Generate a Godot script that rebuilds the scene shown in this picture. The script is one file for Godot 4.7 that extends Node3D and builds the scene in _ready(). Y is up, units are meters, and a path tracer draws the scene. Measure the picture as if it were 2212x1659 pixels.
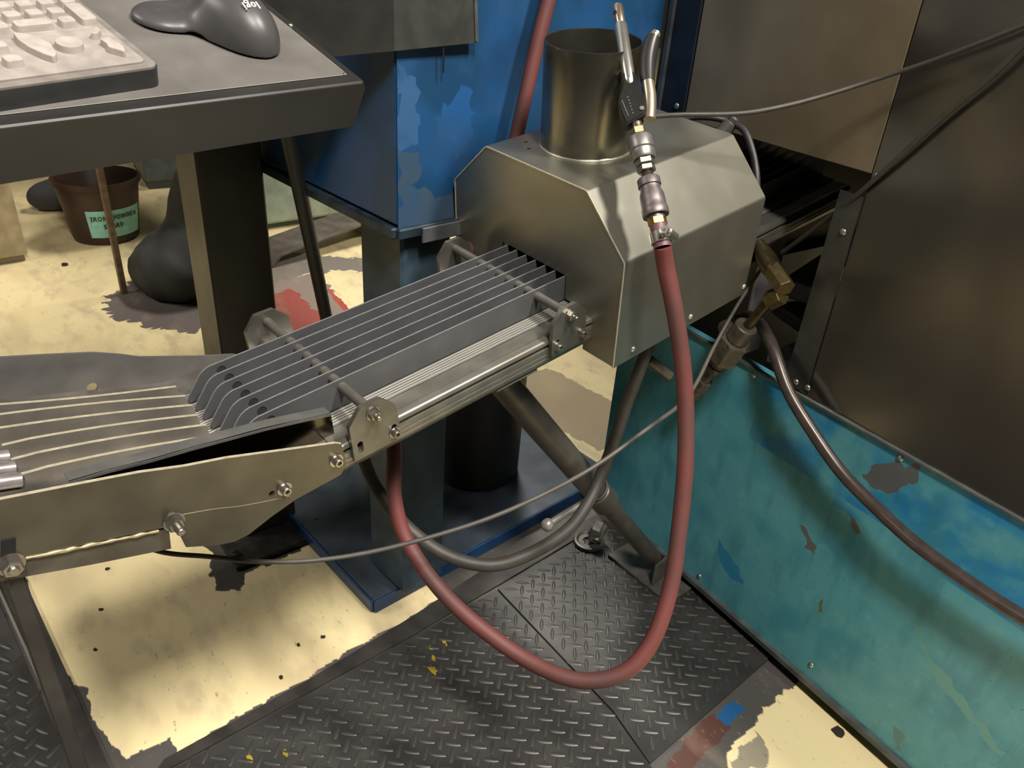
extends Node3D
# A parts conveyor that climbs through a stainless extraction hood into a machine, with a tilted
# terminal desk, hoses, a blue cabinet and a teal machine base in a factory.

const U := 0.715            # metres per drawing unit of the conveyor and hood

var used := {}
var mats := {}
var tex := {}

# ------------------------------------------------------------------ mesh builder
class MB:
	var v := PackedVector3Array()
	var n := PackedVector3Array()
	var t := PackedVector2Array()
	var pre := Transform3D()          # laid over every vertex
	var k := 1.0                      # scale of the drawing units

	func tri(a: Vector3, b: Vector3, c: Vector3, na: Vector3, nb: Vector3, nc: Vector3, ua := Vector2(), ub := Vector2(), uc := Vector2()) -> void:
		var g := (c - a).cross(b - a)
		if g.length_squared() < 1e-20:
			return
		if g.dot(na + nb + nc) < 0.0:
			var x := b; b = c; c = x
			x = nb; nb = nc; nc = x
			var y := ub; ub = uc; uc = y
		for p in [a, b, c]:
			v.append(pre * (p * k))
		for p in [na, nb, nc]:
			n.append((pre.basis * p).normalized())
		t.append(ua); t.append(ub); t.append(uc)

	func flat(a: Vector3, b: Vector3, c: Vector3, hint: Vector3) -> void:
		var g := (b - a).cross(c - a).normalized()
		if g.dot(hint) < 0.0:
			g = -g
		tri(a, b, c, g, g, g)

	func quad(a: Vector3, b: Vector3, c: Vector3, d: Vector3, hint: Vector3) -> void:
		flat(a, b, c, hint)
		flat(a, c, d, hint)

	# box with chamfered edges, centre c, size s
	func box(c: Vector3, s: Vector3, bev := 0.0, bas := Basis()) -> void:
		var h := s * 0.5
		bev = minf(bev, minf(h.x, minf(h.y, h.z)) * 0.9)
		var q := func(p: Vector3) -> Vector3: return c + bas * p
		for ax in 3:
			var a1: int = (ax + 1) % 3
			var a2: int = (ax + 2) % 3
			for sg in [-1.0, 1.0]:
				var pts := []
				for e in [[-1, -1], [1, -1], [1, 1], [-1, 1]]:
					var p := Vector3()
					p[ax] = h[ax] * sg
					p[a1] = (h[a1] - bev) * e[0]
					p[a2] = (h[a2] - bev) * e[1]
					pts.append(q.call(p))
				var hn := Vector3(); hn[ax] = sg
				quad(pts[0], pts[1], pts[2], pts[3], bas * hn)
		if bev <= 0.0:
			return
		for ax in 3:                       # edges along ax
			var a1: int = (ax + 1) % 3
			var a2: int = (ax + 2) % 3
			for s1 in [-1.0, 1.0]:
				for s2 in [-1.0, 1.0]:
					var pts := []
					for e in [[-1, 0], [1, 0], [1, 1], [-1, 1]]:
						var p := Vector3()
						p[ax] = (h[ax] - bev) * e[0]
						p[a1] = s1 * (h[a1] if e[1] == 0 else h[a1] - bev)
						p[a2] = s2 * (h[a2] - bev if e[1] == 0 else h[a2])
						pts.append(q.call(p))
					var hn := Vector3(); hn[a1] = s1; hn[a2] = s2
					quad(pts[0], pts[1], pts[2], pts[3], bas * hn)
		for sx in [-1.0, 1.0]:
			for sy in [-1.0, 1.0]:
				for sz in [-1.0, 1.0]:
					flat(q.call(Vector3(sx * h.x, sy * (h.y - bev), sz * (h.z - bev))), q.call(Vector3(sx * (h.x - bev), sy * h.y, sz * (h.z - bev))), q.call(Vector3(sx * (h.x - bev), sy * (h.y - bev), sz * h.z)), bas * Vector3(sx, sy, sz))

	# polygon in xy pushed along z from z0 to z1, with holes; x says where xy and z lie
	func ext(poly: PackedVector2Array, z0: float, z1: float, x := Transform3D(), holes := [], smooth := 40.0) -> void:
		var p := poly.duplicate()
		if Geometry2D.is_polygon_clockwise(p):
			p.reverse()
		walls(p, z0, z1, x, smooth, 1.0)
		var whole := p
		for hole in holes:
			var q: PackedVector2Array = hole.duplicate()
			if not Geometry2D.is_polygon_clockwise(q):
				q.reverse()
			walls(q, z0, z1, x, smooth, 1.0)
			whole = bridge(whole, q)
		var idx := Geometry2D.triangulate_polygon(whole)
		if idx.is_empty():
			push_warning("a polygon could not be cut up")
		for i in range(0, idx.size(), 3):
			for z in [z0, z1]:
				var hn := x.basis * Vector3(0, 0, signf(z - (z0 + z1) * 0.5))
				flat(x * Vector3(whole[idx[i]].x, whole[idx[i]].y, z), x * Vector3(whole[idx[i + 1]].x, whole[idx[i + 1]].y, z), x * Vector3(whole[idx[i + 2]].x, whole[idx[i + 2]].y, z), hn)

	func bridge(outer: PackedVector2Array, hole: PackedVector2Array) -> PackedVector2Array:
		var bo := 0; var bh := 0; var best := 1e9
		for i in outer.size():
			for j in hole.size():
				var d := outer[i].distance_squared_to(hole[j])
				if d < best:
					best = d; bo = i; bh = j
		var off := (hole[bh] - outer[bo]).orthogonal().normalized() * 2e-6
		var r := PackedVector2Array()
		for i in bo + 1:
			r.append(outer[i])
		for j in hole.size():
			r.append(hole[(bh + j) % hole.size()])
		r.append(hole[bh] + off)
		r.append(outer[bo] + off)
		for i in range(bo + 1, outer.size()):
			r.append(outer[i])
		return r

	func walls(p: PackedVector2Array, z0: float, z1: float, x: Transform3D, smooth: float, out: float) -> void:
		var m := p.size()
		var en := []
		for i in m:
			var e := (p[(i + 1) % m] - p[i]).normalized()
			en.append(Vector2(e.y, -e.x) * out)
		var cs := cos(deg_to_rad(smooth))
		for i in m:
			var a := p[i]; var b := p[(i + 1) % m]
			var e: Vector2 = en[i]
			var pa: Vector2 = en[(i + m - 1) % m]
			var pb: Vector2 = en[(i + 1) % m]
			var n0 := (e + pa).normalized() if e.dot(pa) > cs else e
			var n1 := (e + pb).normalized() if e.dot(pb) > cs else e
			var A := x * Vector3(a.x, a.y, z0); var B := x * Vector3(b.x, b.y, z0)
			var Cc := x * Vector3(b.x, b.y, z1); var D := x * Vector3(a.x, a.y, z1)
			var N0 := x.basis * Vector3(n0.x, n0.y, 0); var N1 := x.basis * Vector3(n1.x, n1.y, 0)
			tri(A, B, Cc, N0, N1, N1)
			tri(A, Cc, D, N0, N1, N0)

	# profile of (radius, height) pairs turned round y
	func lathe(prof: Array, segs := 24, x := Transform3D(), facets := false, smooth := 40.0) -> void:
		var m := prof.size()
		var en := []
		for i in m - 1:
			var e: Vector2 = (prof[i + 1] - prof[i]).normalized()
			en.append(Vector2(e.y, -e.x))
		var cs := cos(deg_to_rad(smooth))
		for i in m - 1:
			var e: Vector2 = en[i]
			var n0 := e; var n1 := e
			if i > 0 and e.dot(en[i - 1]) > cs:
				n0 = (e + en[i - 1]).normalized()
			if i < m - 2 and e.dot(en[i + 1]) > cs:
				n1 = (e + en[i + 1]).normalized()
			var p0: Vector2 = prof[i]; var p1: Vector2 = prof[i + 1]
			for s in segs:
				var a0 := TAU * s / segs; var a1 := TAU * (s + 1) / segs
				var d0 := Vector3(cos(a0), 0, sin(a0)); var d1 := Vector3(cos(a1), 0, sin(a1))
				if facets:
					var dm := (d0 + d1).normalized()
					var fn := x.basis * (dm * e.x + Vector3(0, e.y, 0))
					quad(x * (d0 * p0.x + Vector3(0, p0.y, 0)), x * (d1 * p0.x + Vector3(0, p0.y, 0)), x * (d1 * p1.x + Vector3(0, p1.y, 0)), x * (d0 * p1.x + Vector3(0, p1.y, 0)), fn)
					continue
				var A := x * (d0 * p0.x + Vector3(0, p0.y, 0)); var B := x * (d1 * p0.x + Vector3(0, p0.y, 0))
				var Cc := x * (d1 * p1.x + Vector3(0, p1.y, 0)); var D := x * (d0 * p1.x + Vector3(0, p1.y, 0))
				var u0 := Vector2(float(s) / segs, float(i) / (m - 1)); var u1 := Vector2(float(s + 1) / segs, float(i) / (m - 1))
				var u2 := Vector2(float(s + 1) / segs, float(i + 1) / (m - 1)); var u3 := Vector2(float(s) / segs, float(i + 1) / (m - 1))
				var NA := x.basis * (d0 * n0.x + Vector3(0, n0.y, 0)); var NB := x.basis * (d1 * n0.x + Vector3(0, n0.y, 0))
				var NC := x.basis * (d1 * n1.x + Vector3(0, n1.y, 0)); var ND := x.basis * (d0 * n1.x + Vector3(0, n1.y, 0))
				tri(A, B, Cc, NA, NB, NC, u0, u1, u2)
				tri(A, Cc, D, NA, NC, ND, u0, u2, u3)

	func cyl(a: Vector3, b: Vector3, r: float, segs := 16, facets := false, bev := 0.0) -> void:
		var l := a.distance_to(b)
		var p := [Vector2(0, 0), Vector2(r - bev, 0)]
		if bev > 0.0:
			p += [Vector2(r, bev), Vector2(r, l - bev)]
		else:
			p += [Vector2(r, 0), Vector2(r, l)] if false else []
			p.append(Vector2(r, l))
		if bev > 0.0:
			p.append(Vector2(r - bev, l))
		p.append(Vector2(0, l))
		lathe(p, segs, along(a, b), facets)

	static func along(a: Vector3, b: Vector3) -> Transform3D:
		var y := (b - a).normalized()
		var h := Vector3.RIGHT if absf(y.x) < 0.8 else Vector3.FORWARD
		var x := h.cross(y).normalized()
		return Transform3D(Basis(x, y, x.cross(y)), a)

	static func spline(pts: Array, sub: int) -> Array:
		var r := []
		for i in pts.size() - 1:
			var p0: Vector3 = pts[maxi(i - 1, 0)]; var p1: Vector3 = pts[i]
			var p2: Vector3 = pts[i + 1]; var p3: Vector3 = pts[mini(i + 2, pts.size() - 1)]
			for s in sub:
				r.append(p1.cubic_interpolate(p2, p0, p3, float(s) / sub))
		r.append(pts[-1])
		return r

	func tube(pts: Array, r: float, segs := 12, sub := 6, ends := true, radii := []) -> void:
		var c := spline(pts, sub) if sub > 1 else pts
		var m := c.size()
		var up := Vector3.ZERO
		var rings := []
		for i in m:
			var tg: Vector3 = ((c[mini(i + 1, m - 1)] as Vector3) - (c[maxi(i - 1, 0)] as Vector3)).normalized()
			if up == Vector3.ZERO:
				up = tg.cross(Vector3.RIGHT if absf(tg.x) < 0.8 else Vector3.UP).normalized()
			up = (up - tg * up.dot(tg)).normalized()
			var sd := tg.cross(up)
			var rr := r
			if radii.size():
				var f := float(i) / (m - 1) * (radii.size() - 1)
				rr = lerpf(radii[int(f)], radii[mini(int(f) + 1, radii.size() - 1)], f - int(f))
			var ring := []
			for s in segs:
				var a := TAU * s / segs
				ring.append([c[i] + (up * cos(a) + sd * sin(a)) * rr, up * cos(a) + sd * sin(a)])
			rings.append(ring)
		for i in m - 1:
			for s in segs:
				var s1 := (s + 1) % segs
				var A = rings[i][s]; var B = rings[i][s1]; var Cc = rings[i + 1][s1]; var D = rings[i + 1][s]
				tri(A[0], B[0], Cc[0], A[1], B[1], Cc[1])
				tri(A[0], Cc[0], D[0], A[1], Cc[1], D[1])
		if ends:
			for e in [0, m - 1]:
				var hn: Vector3 = (c[0] - c[1]) if e == 0 else (c[m - 1] - c[m - 2])
				for s in segs:
					flat(c[e], rings[e][s][0], rings[e][(s + 1) % segs][0], hn)

	# four-cornered sheet of some thickness
	func slab(p0: Vector3, p1: Vector3, p2: Vector3, p3: Vector3, th: float) -> void:
		var g := (p1 - p0).cross(p3 - p0).normalized() * th
		var q := [p0, p1, p2, p3]
		var c := (p0 + p1 + p2 + p3) * 0.25
		quad(p0, p1, p2, p3, -g)
		quad(p0 + g, p1 + g, p2 + g, p3 + g, g)
		for i in 4:
			var a: Vector3 = q[i]; var b: Vector3 = q[(i + 1) % 4]
			quad(a, b, b + g, a + g, (a + b) * 0.5 - c)

	# grid surface p(i, j) with smooth normals
	func grid(pts: Array, w: int, h: int, hint: Vector3) -> void:
		var nn := []
		for j in h:
			for i in w:
				var dx: Vector3 = pts[j * w + mini(i + 1, w - 1)] - pts[j * w + maxi(i - 1, 0)]
				var dy: Vector3 = pts[mini(j + 1, h - 1) * w + i] - pts[maxi(j - 1, 0) * w + i]
				var g := dx.cross(dy).normalized()
				nn.append(g if g.dot(hint) >= 0.0 or hint == Vector3.ZERO else -g)
		for j in h - 1:
			for i in w - 1:
				var a := j * w + i; var b := a + 1; var c := a + w + 1; var d := a + w
				var ua := Vector2(float(i) / (w - 1), float(j) / (h - 1)); var uc := Vector2(float(i + 1) / (w - 1), float(j + 1) / (h - 1))
				tri(pts[a], pts[b], pts[c], nn[a], nn[b], nn[c], ua, Vector2(uc.x, ua.y), uc)
				tri(pts[a], pts[c], pts[d], nn[a], nn[c], nn[d], ua, uc, Vector2(ua.x, uc.y))

	func mesh() -> ArrayMesh:
		var a := []
		a.resize(Mesh.ARRAY_MAX)
		a[Mesh.ARRAY_VERTEX] = v
		a[Mesh.ARRAY_NORMAL] = n
		a[Mesh.ARRAY_TEX_UV] = t
		var m := ArrayMesh.new()
		m.add_surface_from_arrays(Mesh.PRIMITIVE_TRIANGLES, a)
		return m

# ------------------------------------------------------------------ scene helpers
func mb(k := 1.0, pre := Transform3D()) -> MB:
	var b := MB.new()
	b.k = k
	b.pre = pre
	return b

func numbered(called: String) -> String:
	used[called] = used.get(called, -1) + 1
	return called if used[called] == 0 else "%s_%03d" % [called, used[called]]

func thing(called: String, label: String, category: String, xf := Transform3D(), group := "") -> Node3D:
	var o := Node3D.new()
	o.name = numbered(called)
	add_child(o)
	o.transform = xf
	o.set_meta("label", label)
	o.set_meta("category", category)
	if group:
		o.set_meta("group", group)
	return o

func part(called: String, b, m: Material, parent: Node, label := "", kind := "") -> MeshInstance3D:
	var o := MeshInstance3D.new()
	o.name = called
	o.mesh = b.mesh() if b is MB else b
	o.material_override = m
	o.cast_shadow = GeometryInstance3D.SHADOW_CASTING_SETTING_ON
	parent.add_child(o, true)
	if label:
		o.set_meta("label", label)
	if kind:
		o.set_meta("kind", kind)
	return o

func single(called: String, b, m: Material, label: String, category: String, group := "", xf := Transform3D()) -> MeshInstance3D:
	var o := MeshInstance3D.new()
	o.name = numbered(called)
	o.mesh = b.mesh() if b is MB else b
	o.material_override = m
	add_child(o)
	o.transform = xf
	o.set_meta("label", label)
	o.set_meta("category", category)
	if group:
		o.set_meta("group", group)
	return o

func struct(called: String, b: MB, m: Material) -> MeshInstance3D:
	var o := MeshInstance3D.new()
	o.name = called
	o.mesh = b.mesh()
	o.material_override = m
	add_child(o)
	o.set_meta("kind", "structure")
	return o

func rgb(r: float, g: float, b: float) -> Color:
	return Color(r / 255.0, g / 255.0, b / 255.0)

func noise_image(seed_: int, freq: float, w: int, h: int, oct := 4, kind := FastNoiseLite.TYPE_SIMPLEX_SMOOTH) -> Image:
	var f := FastNoiseLite.new()
	f.seed = seed_
	f.frequency = freq
	f.noise_type = kind
	f.fractal_octaves = oct
	return f.get_seamless_image(w, h)

# a tile of the given tint range from noise, streaked along one axis where sx != sy
func tile(key: String, seed_: int, freq: float, lo: Color, hi: Color, oct := 4, stretch := 1, gamma := 1.0, size := 512) -> ImageTexture:
	if tex.has(key):
		return tex[key]
	var im := noise_image(seed_, freq, size, size / stretch, oct)
	im.convert(Image.FORMAT_L8)
	if stretch > 1:
		im.resize(size, size, Image.INTERPOLATE_CUBIC)
	var src := im.get_data()
	var out := PackedByteArray()
	out.resize(size * size * 3)
	var lut := []
	for i in 256:
		var c := lo.lerp(hi, pow(i / 255.0, gamma))
		lut.append([int(c.r * 255), int(c.g * 255), int(c.b * 255)])
	for i in size * size:
		var c: Array = lut[src[i]]
		out[i * 3] = c[0]; out[i * 3 + 1] = c[1]; out[i * 3 + 2] = c[2]
	tex[key] = ImageTexture.create_from_image(Image.create_from_data(size, size, false, Image.FORMAT_RGB8, out))
	return tex[key]

# a surface: colour, roughness, metal, and how strongly and finely it is mottled
func surf(key: String, c: Color, rough := 0.6, metal := 0.0, mottled := 0.0, scale := 3.0, relief := 0.0) -> StandardMaterial3D:
	if mats.has(key):
		return mats[key]
	var m := StandardMaterial3D.new()
	m.albedo_color = c
	m.roughness = rough
	m.metallic = metal
	if mottled > 0.0:
		var g := 1.0 - mottled
		m.albedo_texture = tile("mottle%d" % int(mottled * 100), 7, 0.006, Color(g, g, g), Color.WHITE, 6)
		m.roughness_texture = tile("wear", 21, 0.008, Color(0.86, 0.86, 0.86), Color.WHITE, 4)
		m.uv1_triplanar = true
		m.uv1_scale = Vector3.ONE * scale
	if relief > 0.0:
		var im := noise_image(33, 0.05, 256, 256, 3)
		im.bump_map_to_normal_map(2.0)
		if not tex.has("bump"):
			tex["bump"] = ImageTexture.create_from_image(im)
		m.normal_enabled = true
		m.normal_texture = tex["bump"]
		m.normal_scale = relief
		m.uv1_triplanar = true
		m.uv1_scale = Vector3.ONE * scale
	mats[key] = m
	return m

func rect(x0: float, y0: float, x1: float, y1: float) -> PackedVector2Array:
	return PackedVector2Array([Vector2(x0, y0), Vector2(x1, y0), Vector2(x1, y1), Vector2(x0, y1)])

func rrect(x0: float, y0: float, x1: float, y1: float, r: float, seg := 5) -> PackedVector2Array:
	var p := PackedVector2Array()
	for q in [[x1 - r, y1 - r, 0.0], [x0 + r, y1 - r, 90.0], [x0 + r, y0 + r, 180.0], [x1 - r, y0 + r, 270.0]]:
		for i in seg + 1:
			var a := deg_to_rad(q[2] + 90.0 * i / seg)
			p.append(Vector2(q[0] + cos(a) * r, q[1] + sin(a) * r))
	return p

func circle(cx: float, cy: float, r: float, seg := 16) -> PackedVector2Array:
	var p := PackedVector2Array()
	for i in seg:
		p.append(Vector2(cx + cos(TAU * i / seg) * r, cy + sin(TAU * i / seg) * r))
	return p

func slot(cx: float, cy: float, r: float, half: float) -> PackedVector2Array:
	var p := PackedVector2Array()
	for i in 9:
		p.append(Vector2(cx + cos(PI * i / 8) * r, cy + half + sin(PI * i / 8) * r))
	for i in 9:
		p.append(Vector2(cx + cos(PI + PI * i / 8) * r, cy - half + sin(PI + PI * i / 8) * r))
	return p

# corners of a polygon rounded with arcs
func soften(p: PackedVector2Array, r: float, seg := 4) -> PackedVector2Array:
	var o := PackedVector2Array()
	var m := p.size()
	for i in m:
		var a := p[(i + m - 1) % m]; var b := p[i]; var c := p[(i + 1) % m]
		var d := minf(r, minf(a.distance_to(b), b.distance_to(c)) * 0.45)
		var s := b + (a - b).normalized() * d
		var e := b + (c - b).normalized() * d
		for k in seg + 1:
			var f := float(k) / seg
			o.append(s.lerp(b, f).lerp(b.lerp(e, f), f))
	return o

# thin bright strip along the cut top edge of a plate, from point a to point z of its outline
func cut_edge(b: MB, p: PackedVector2Array, a: int, z: int, t0: float, t1: float) -> void:
	for i in range(a, z):
		var n := (p[i + 1] - p[i]).orthogonal().normalized()
		if n.y < 0.0:
			n = -n
		var q := p[i] + n * 0.0001; var r := p[i + 1] + n * 0.0001
		b.slab(Vector3(q.x, q.y, t0 - 0.0002), Vector3(r.x, r.y, t0 - 0.0002), Vector3(r.x, r.y, t1 + 0.0002), Vector3(q.x, q.y, t1 + 0.0002), -0.0005 if p[i + 1].x > p[i].x else 0.0005)

# a cap screw: head with a hexagon socket, on a washer; axis away from the plate
func cap_screw(b: MB, at: Vector3, dir: Vector3, r: float) -> void:
	var x := MB.along(at, at + dir)
	b.lathe([Vector2(0, 0), Vector2(r * 1.55, 0), Vector2(r * 1.55, r * 0.25), Vector2(r * 0.9, r * 0.25)], 20, x)
	b.lathe([Vector2(r * 0.95, r * 0.25), Vector2(r, r * 0.35), Vector2(r, r * 1.3), Vector2(r * 0.86, r * 1.45), Vector2(r * 0.52, r * 1.45)], 20, x)
	b.lathe([Vector2(r * 0.52, r * 1.45), Vector2(r * 0.5, r * 0.7), Vector2(0, r * 0.7)], 6, x, true)

func hex_nut(b: MB, at: Vector3, dir: Vector3, r: float, stud := 1.0) -> void:
	var x := MB.along(at, at + dir)
	b.lathe([Vector2(0, 0), Vector2(r * 1.25, 0), Vector2(r * 1.25, r * 0.2), Vector2(r * 0.8, r * 0.2)], 20, x)
	b.lathe([Vector2(r * 0.9, r * 0.2), Vector2(r, r * 0.3), Vector2(r, r * 0.95), Vector2(r * 0.85, r * 1.05), Vector2(0, r * 1.05)], 6, x, true)
	b.lathe([Vector2(r * 0.52, r * 1.05), Vector2(r * 0.52, r * (1.05 + stud)), Vector2(r * 0.4, r * (1.2 + stud)), Vector2(0, r * (1.2 + stud))], 12, x)

func dome(b: MB, at: Vector3, dir: Vector3, r: float) -> void:
	var x := MB.along(at, at + dir)
	var p := []
	for i in 6:
		p.append(Vector2(r * cos(PI / 2 * i / 5), r * 0.6 * sin(PI / 2 * i / 5)))
	b.lathe(p, 14, x)

# surface nets over a signed distance field
func nets(b: MB, f: Callable, lo: Vector3, hi: Vector3, cell: float) -> void:
	var d := ((hi - lo) / cell).ceil()
	var nx := int(d.x) + 1; var ny := int(d.y) + 1; var nz := int(d.z) + 1
	var val := PackedFloat32Array()
	val.resize(nx * ny * nz)
	for z in nz:
		for y in ny:
			for x in nx:
				val[(z * ny + y) * nx + x] = f.call(lo + Vector3(x, y, z) * cell)
	var at := {}
	var step := [0, 1, nx, nx + 1, nx * ny, nx * ny + 1, nx * ny + nx, nx * ny + nx + 1]
	for z in nz - 1:
		for y in ny - 1:
			for x in nx - 1:
				var i := (z * ny + y) * nx + x
				var neg := 0
				for s in step:
					if val[i + s] < 0.0:
						neg += 1
				if neg == 0 or neg == 8:
					continue
				var sum := Vector3(); var cnt := 0
				for e in [[0, 1], [2, 3], [4, 5], [6, 7], [0, 2], [1, 3], [4, 6], [5, 7], [0, 4], [1, 5], [2, 6], [3, 7]]:
					var a := val[i + step[e[0]]]; var c := val[i + step[e[1]]]
					if (a < 0.0) != (c < 0.0):
						var k := a / (a - c)
						var pa := Vector3(e[0] & 1, (e[0] >> 1) & 1, e[0] >> 2); var pc := Vector3(e[1] & 1, (e[1] >> 1) & 1, e[1] >> 2)
						sum += pa.lerp(pc, k); cnt += 1
				at[i] = lo + (Vector3(x, y, z) + sum / cnt) * cell
	var h := cell * 0.5
	var nor := func(p: Vector3) -> Vector3:
		return Vector3(f.call(p + Vector3(h, 0, 0)) - f.call(p - Vector3(h, 0, 0)), f.call(p + Vector3(0, h, 0)) - f.call(p - Vector3(0, h, 0)), f.call(p + Vector3(0, 0, h)) - f.call(p - Vector3(0, 0, h))).normalized()
	var nn := {}
	for i in at:
		nn[i] = nor.call(at[i])
	var st := [1, nx, nx * ny]
	for z in range(1, nz - 1):
		for y in range(1, ny - 1):
			for x in range(1, nx - 1):
				var i := (z * ny + y) * nx + x
				for ax in 3:
					if (val[i] < 0.0) == (val[i + st[ax]] < 0.0):
						continue
					var u: int = st[(ax + 1) % 3]; var w: int = st[(ax + 2) % 3]
					var q := [i, i - u, i - u - w, i - w]
					if at.has(q[0]) and at.has(q[1]) and at.has(q[2]) and at.has(q[3]):
						b.tri(at[q[0]], at[q[1]], at[q[2]], nn[q[0]], nn[q[1]], nn[q[2]])
						b.tri(at[q[0]], at[q[2]], at[q[3]], nn[q[0]], nn[q[2]], nn[q[3]])

func ell(p: Vector3, c: Vector3, r: Vector3) -> float:
	var q := (p - c) / r
	var l := q.length()
	return (l - 1.0) * minf(r.x, minf(r.y, r.z)) if l > 0.0 else -minf(r.x, minf(r.y, r.z))

func smin(a: float, b: float, k: float) -> float:
	var h := clampf(0.5 + 0.5 * (b - a) / k, 0.0, 1.0)
	return lerpf(b, a, h) - k * h * (1.0 - h)

func text(called: String, s: String, size: float, depth: float, m: Material, parent: Node, xf: Transform3D) -> void:
	var tm := TextMesh.new()
	var f := SystemFont.new()
	f.font_names = PackedStringArray(["Droid Sans"])
	f.font_weight = 700
	tm.font = f
	tm.text = s
	tm.font_size = 32
	tm.pixel_size = size / 32.0
	tm.depth = depth
	var o := part(called, tm, m, parent)
	o.transform = xf

# ------------------------------------------------------------------ the scene
func _ready() -> void:
	var cam := Camera3D.new()
	cam.name = "camera"
	cam.fov = 52.5557
	cam.near = 0.02
	cam.far = 60.0
	cam.transform = Transform3D(Basis(Vector3(0.83430877, 0.06414251, 0.5475533), Vector3(0.22785201, 0.86429064, -0.4484252), Vector3(-0.50200831, 0.49888619, 0.70647026)), Vector3(0, 1.0, 0))
	add_child(cam)
	cam.current = true
	var env := Environment.new()
	env.background_mode = Environment.BG_COLOR
	env.background_color = Color.BLACK
	env.tonemap_mode = Environment.TONE_MAPPER_LINEAR
	env.tonemap_exposure = 0.9
	env.sdfgi_enabled = true
	env.ssao_enabled = true
	env.ssil_enabled = true
	var we := WorldEnvironment.new()
	we.name = "world_environment"
	we.environment = env
	add_child(we)
	build_lights()
	build_room()
	build_floor_plates()
	build_blue_cabinet()
	build_machine()
	build_conveyor()
	build_hood()
	build_desk()
	build_keyboard()
	build_mouse()
	build_hoses()
	build_blow_gun()
	build_fittings()
	build_background()
	build_debris()

# row of fluorescent fittings: position, length, width, energy
func build_lights() -> void:
	var glow := StandardMaterial3D.new()
	glow.albedo_color = Color(0.9, 0.9, 0.88)
	glow.emission_enabled = true
	glow.emission = Color(1.0, 0.98, 0.94)
	glow.emission_energy_multiplier = 3.0
	var casing := surf("lamp_casing", rgb(190, 190, 185), 0.5)
	var i := 0
	for p in [[Vector3(-0.1, 3.1, 1.0), 0.7, 14.0], [Vector3(1.25, 3.1, 0.8), 0.7, 15.0], [Vector3(-2.2, 3.1, -2.4), 1.5, 7.0], [Vector3(1.75, 3.1, -2.9), 1.0, 10.0]]:
		var o := thing("ceiling_lamp", ["fluorescent ceiling lamp above the walkway in front of the conveyor", "fluorescent ceiling lamp above the teal machine", "fluorescent ceiling lamp over the yellow floor left of the desk", "fluorescent ceiling lamp far behind the blue cabinet"][i], "lamp", Transform3D(Basis(), p[0]))
		i += 1
		var b := mb()
		b.box(Vector3(0, 0.06, 0), Vector3(0.34, 0.08, p[1] + 0.06), 0.01)
		b.box(Vector3(0, 0.44, p[1] * 0.3), Vector3(0.02, 0.72, 0.02))
		b.box(Vector3(0, 0.44, -p[1] * 0.3), Vector3(0.02, 0.72, 0.02))
		part("casing", b, casing, o)
		b = mb()
		b.box(Vector3(0, 0.01, 0), Vector3(0.3, 0.02, p[1]), 0.004)
		part("diffuser", b, glow, o)
		var l := AreaLight3D.new()
		l.name = "light"
		l.area_size = Vector2(0.3, p[1])
		l.light_color = Color(1.0, 0.98, 0.94)
		l.light_energy = p[2]
		l.area_range = 14.0
		l.shadow_enabled = true
		l.transform = Transform3D(Basis(Vector3.RIGHT, -PI / 2), Vector3(0, -0.012, 0))
		o.add_child(l)

# fills a polygon of floor points into an image, with torn edges
func fill(im: Image, pts: Array, x0: float, z0: float, sx: float, sz: float, c: Color, torn: float, grow := 0) -> void:
	var f := FastNoiseLite.new()
	f.seed = 5
	f.frequency = 0.03
	f.fractal_octaves = 4
	var p := []
	for i in pts.size():
		var a: Vector2 = pts[i]; var b: Vector2 = pts[(i + 1) % pts.size()]
		var m := maxi(int(a.distance_to(b) / 0.004), 1)
		for k in m:
			var q := a.lerp(b, float(k) / m)
			q += Vector2(f.get_noise_2d(q.x * 1000, q.y * 1000), f.get_noise_2d(q.x * 1000 + 777, q.y * 1000)) * torn
			p.append(Vector2((q.x - x0) * sx, (q.y - z0) * sz))
	var top := im.get_height(); var bot := 0
	for q in p:
		top = mini(top, int(q.y)); bot = maxi(bot, int(q.y) + 1)
	for y in range(maxi(top, 0), mini(bot, im.get_height())):
		var xs := []
		for i in p.size():
			var a: Vector2 = p[i]; var b: Vector2 = p[(i + 1) % p.size()]
			if (a.y <= y + 0.5) != (b.y <= y + 0.5):
				xs.append(lerpf(a.x, b.x, (y + 0.5 - a.y) / (b.y - a.y)))
		xs.sort()
		for i in range(0, xs.size() - 1, 2):
			var l := clampi(int(round(xs[i])), 0, im.get_width()); var r := clampi(int(round(xs[i + 1])), 0, im.get_width())
			if r > l:
				im.fill_rect(Rect2i(l, y, r - l, 1), c)

# dirt that can be blended over a picture: one colour, with noise as its alpha
func dirt(seed_: int, freq: float, size: int, c: Color, lo: float, hi: float, most: float, oct := 5) -> Image:
	var im := noise_image(seed_, freq, size, size, oct)
	im.convert(Image.FORMAT_L8)
	var src := im.get_data()
	var out := PackedByteArray()
	out.resize(size * size * 4)
	var lut := PackedByteArray()
	for i in 256:
		lut.append(int(255 * most * smoothstep(lo, hi, i / 255.0)))
	var r := int(c.r * 255); var g := int(c.g * 255); var b := int(c.b * 255)
	for i in size * size:
		out[i * 4] = r; out[i * 4 + 1] = g; out[i * 4 + 2] = b; out[i * 4 + 3] = lut[src[i]]
	return Image.create_from_data(size, size, false, Image.FORMAT_RGBA8, out)

func lay(im: Image, d: Image) -> void:
	for y in range(0, im.get_height(), d.get_height()):
		for x in range(0, im.get_width(), d.get_width()):
			im.blend_rect(d, Rect2i(0, 0, d.get_width(), d.get_height()), Vector2i(x, y))

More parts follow.
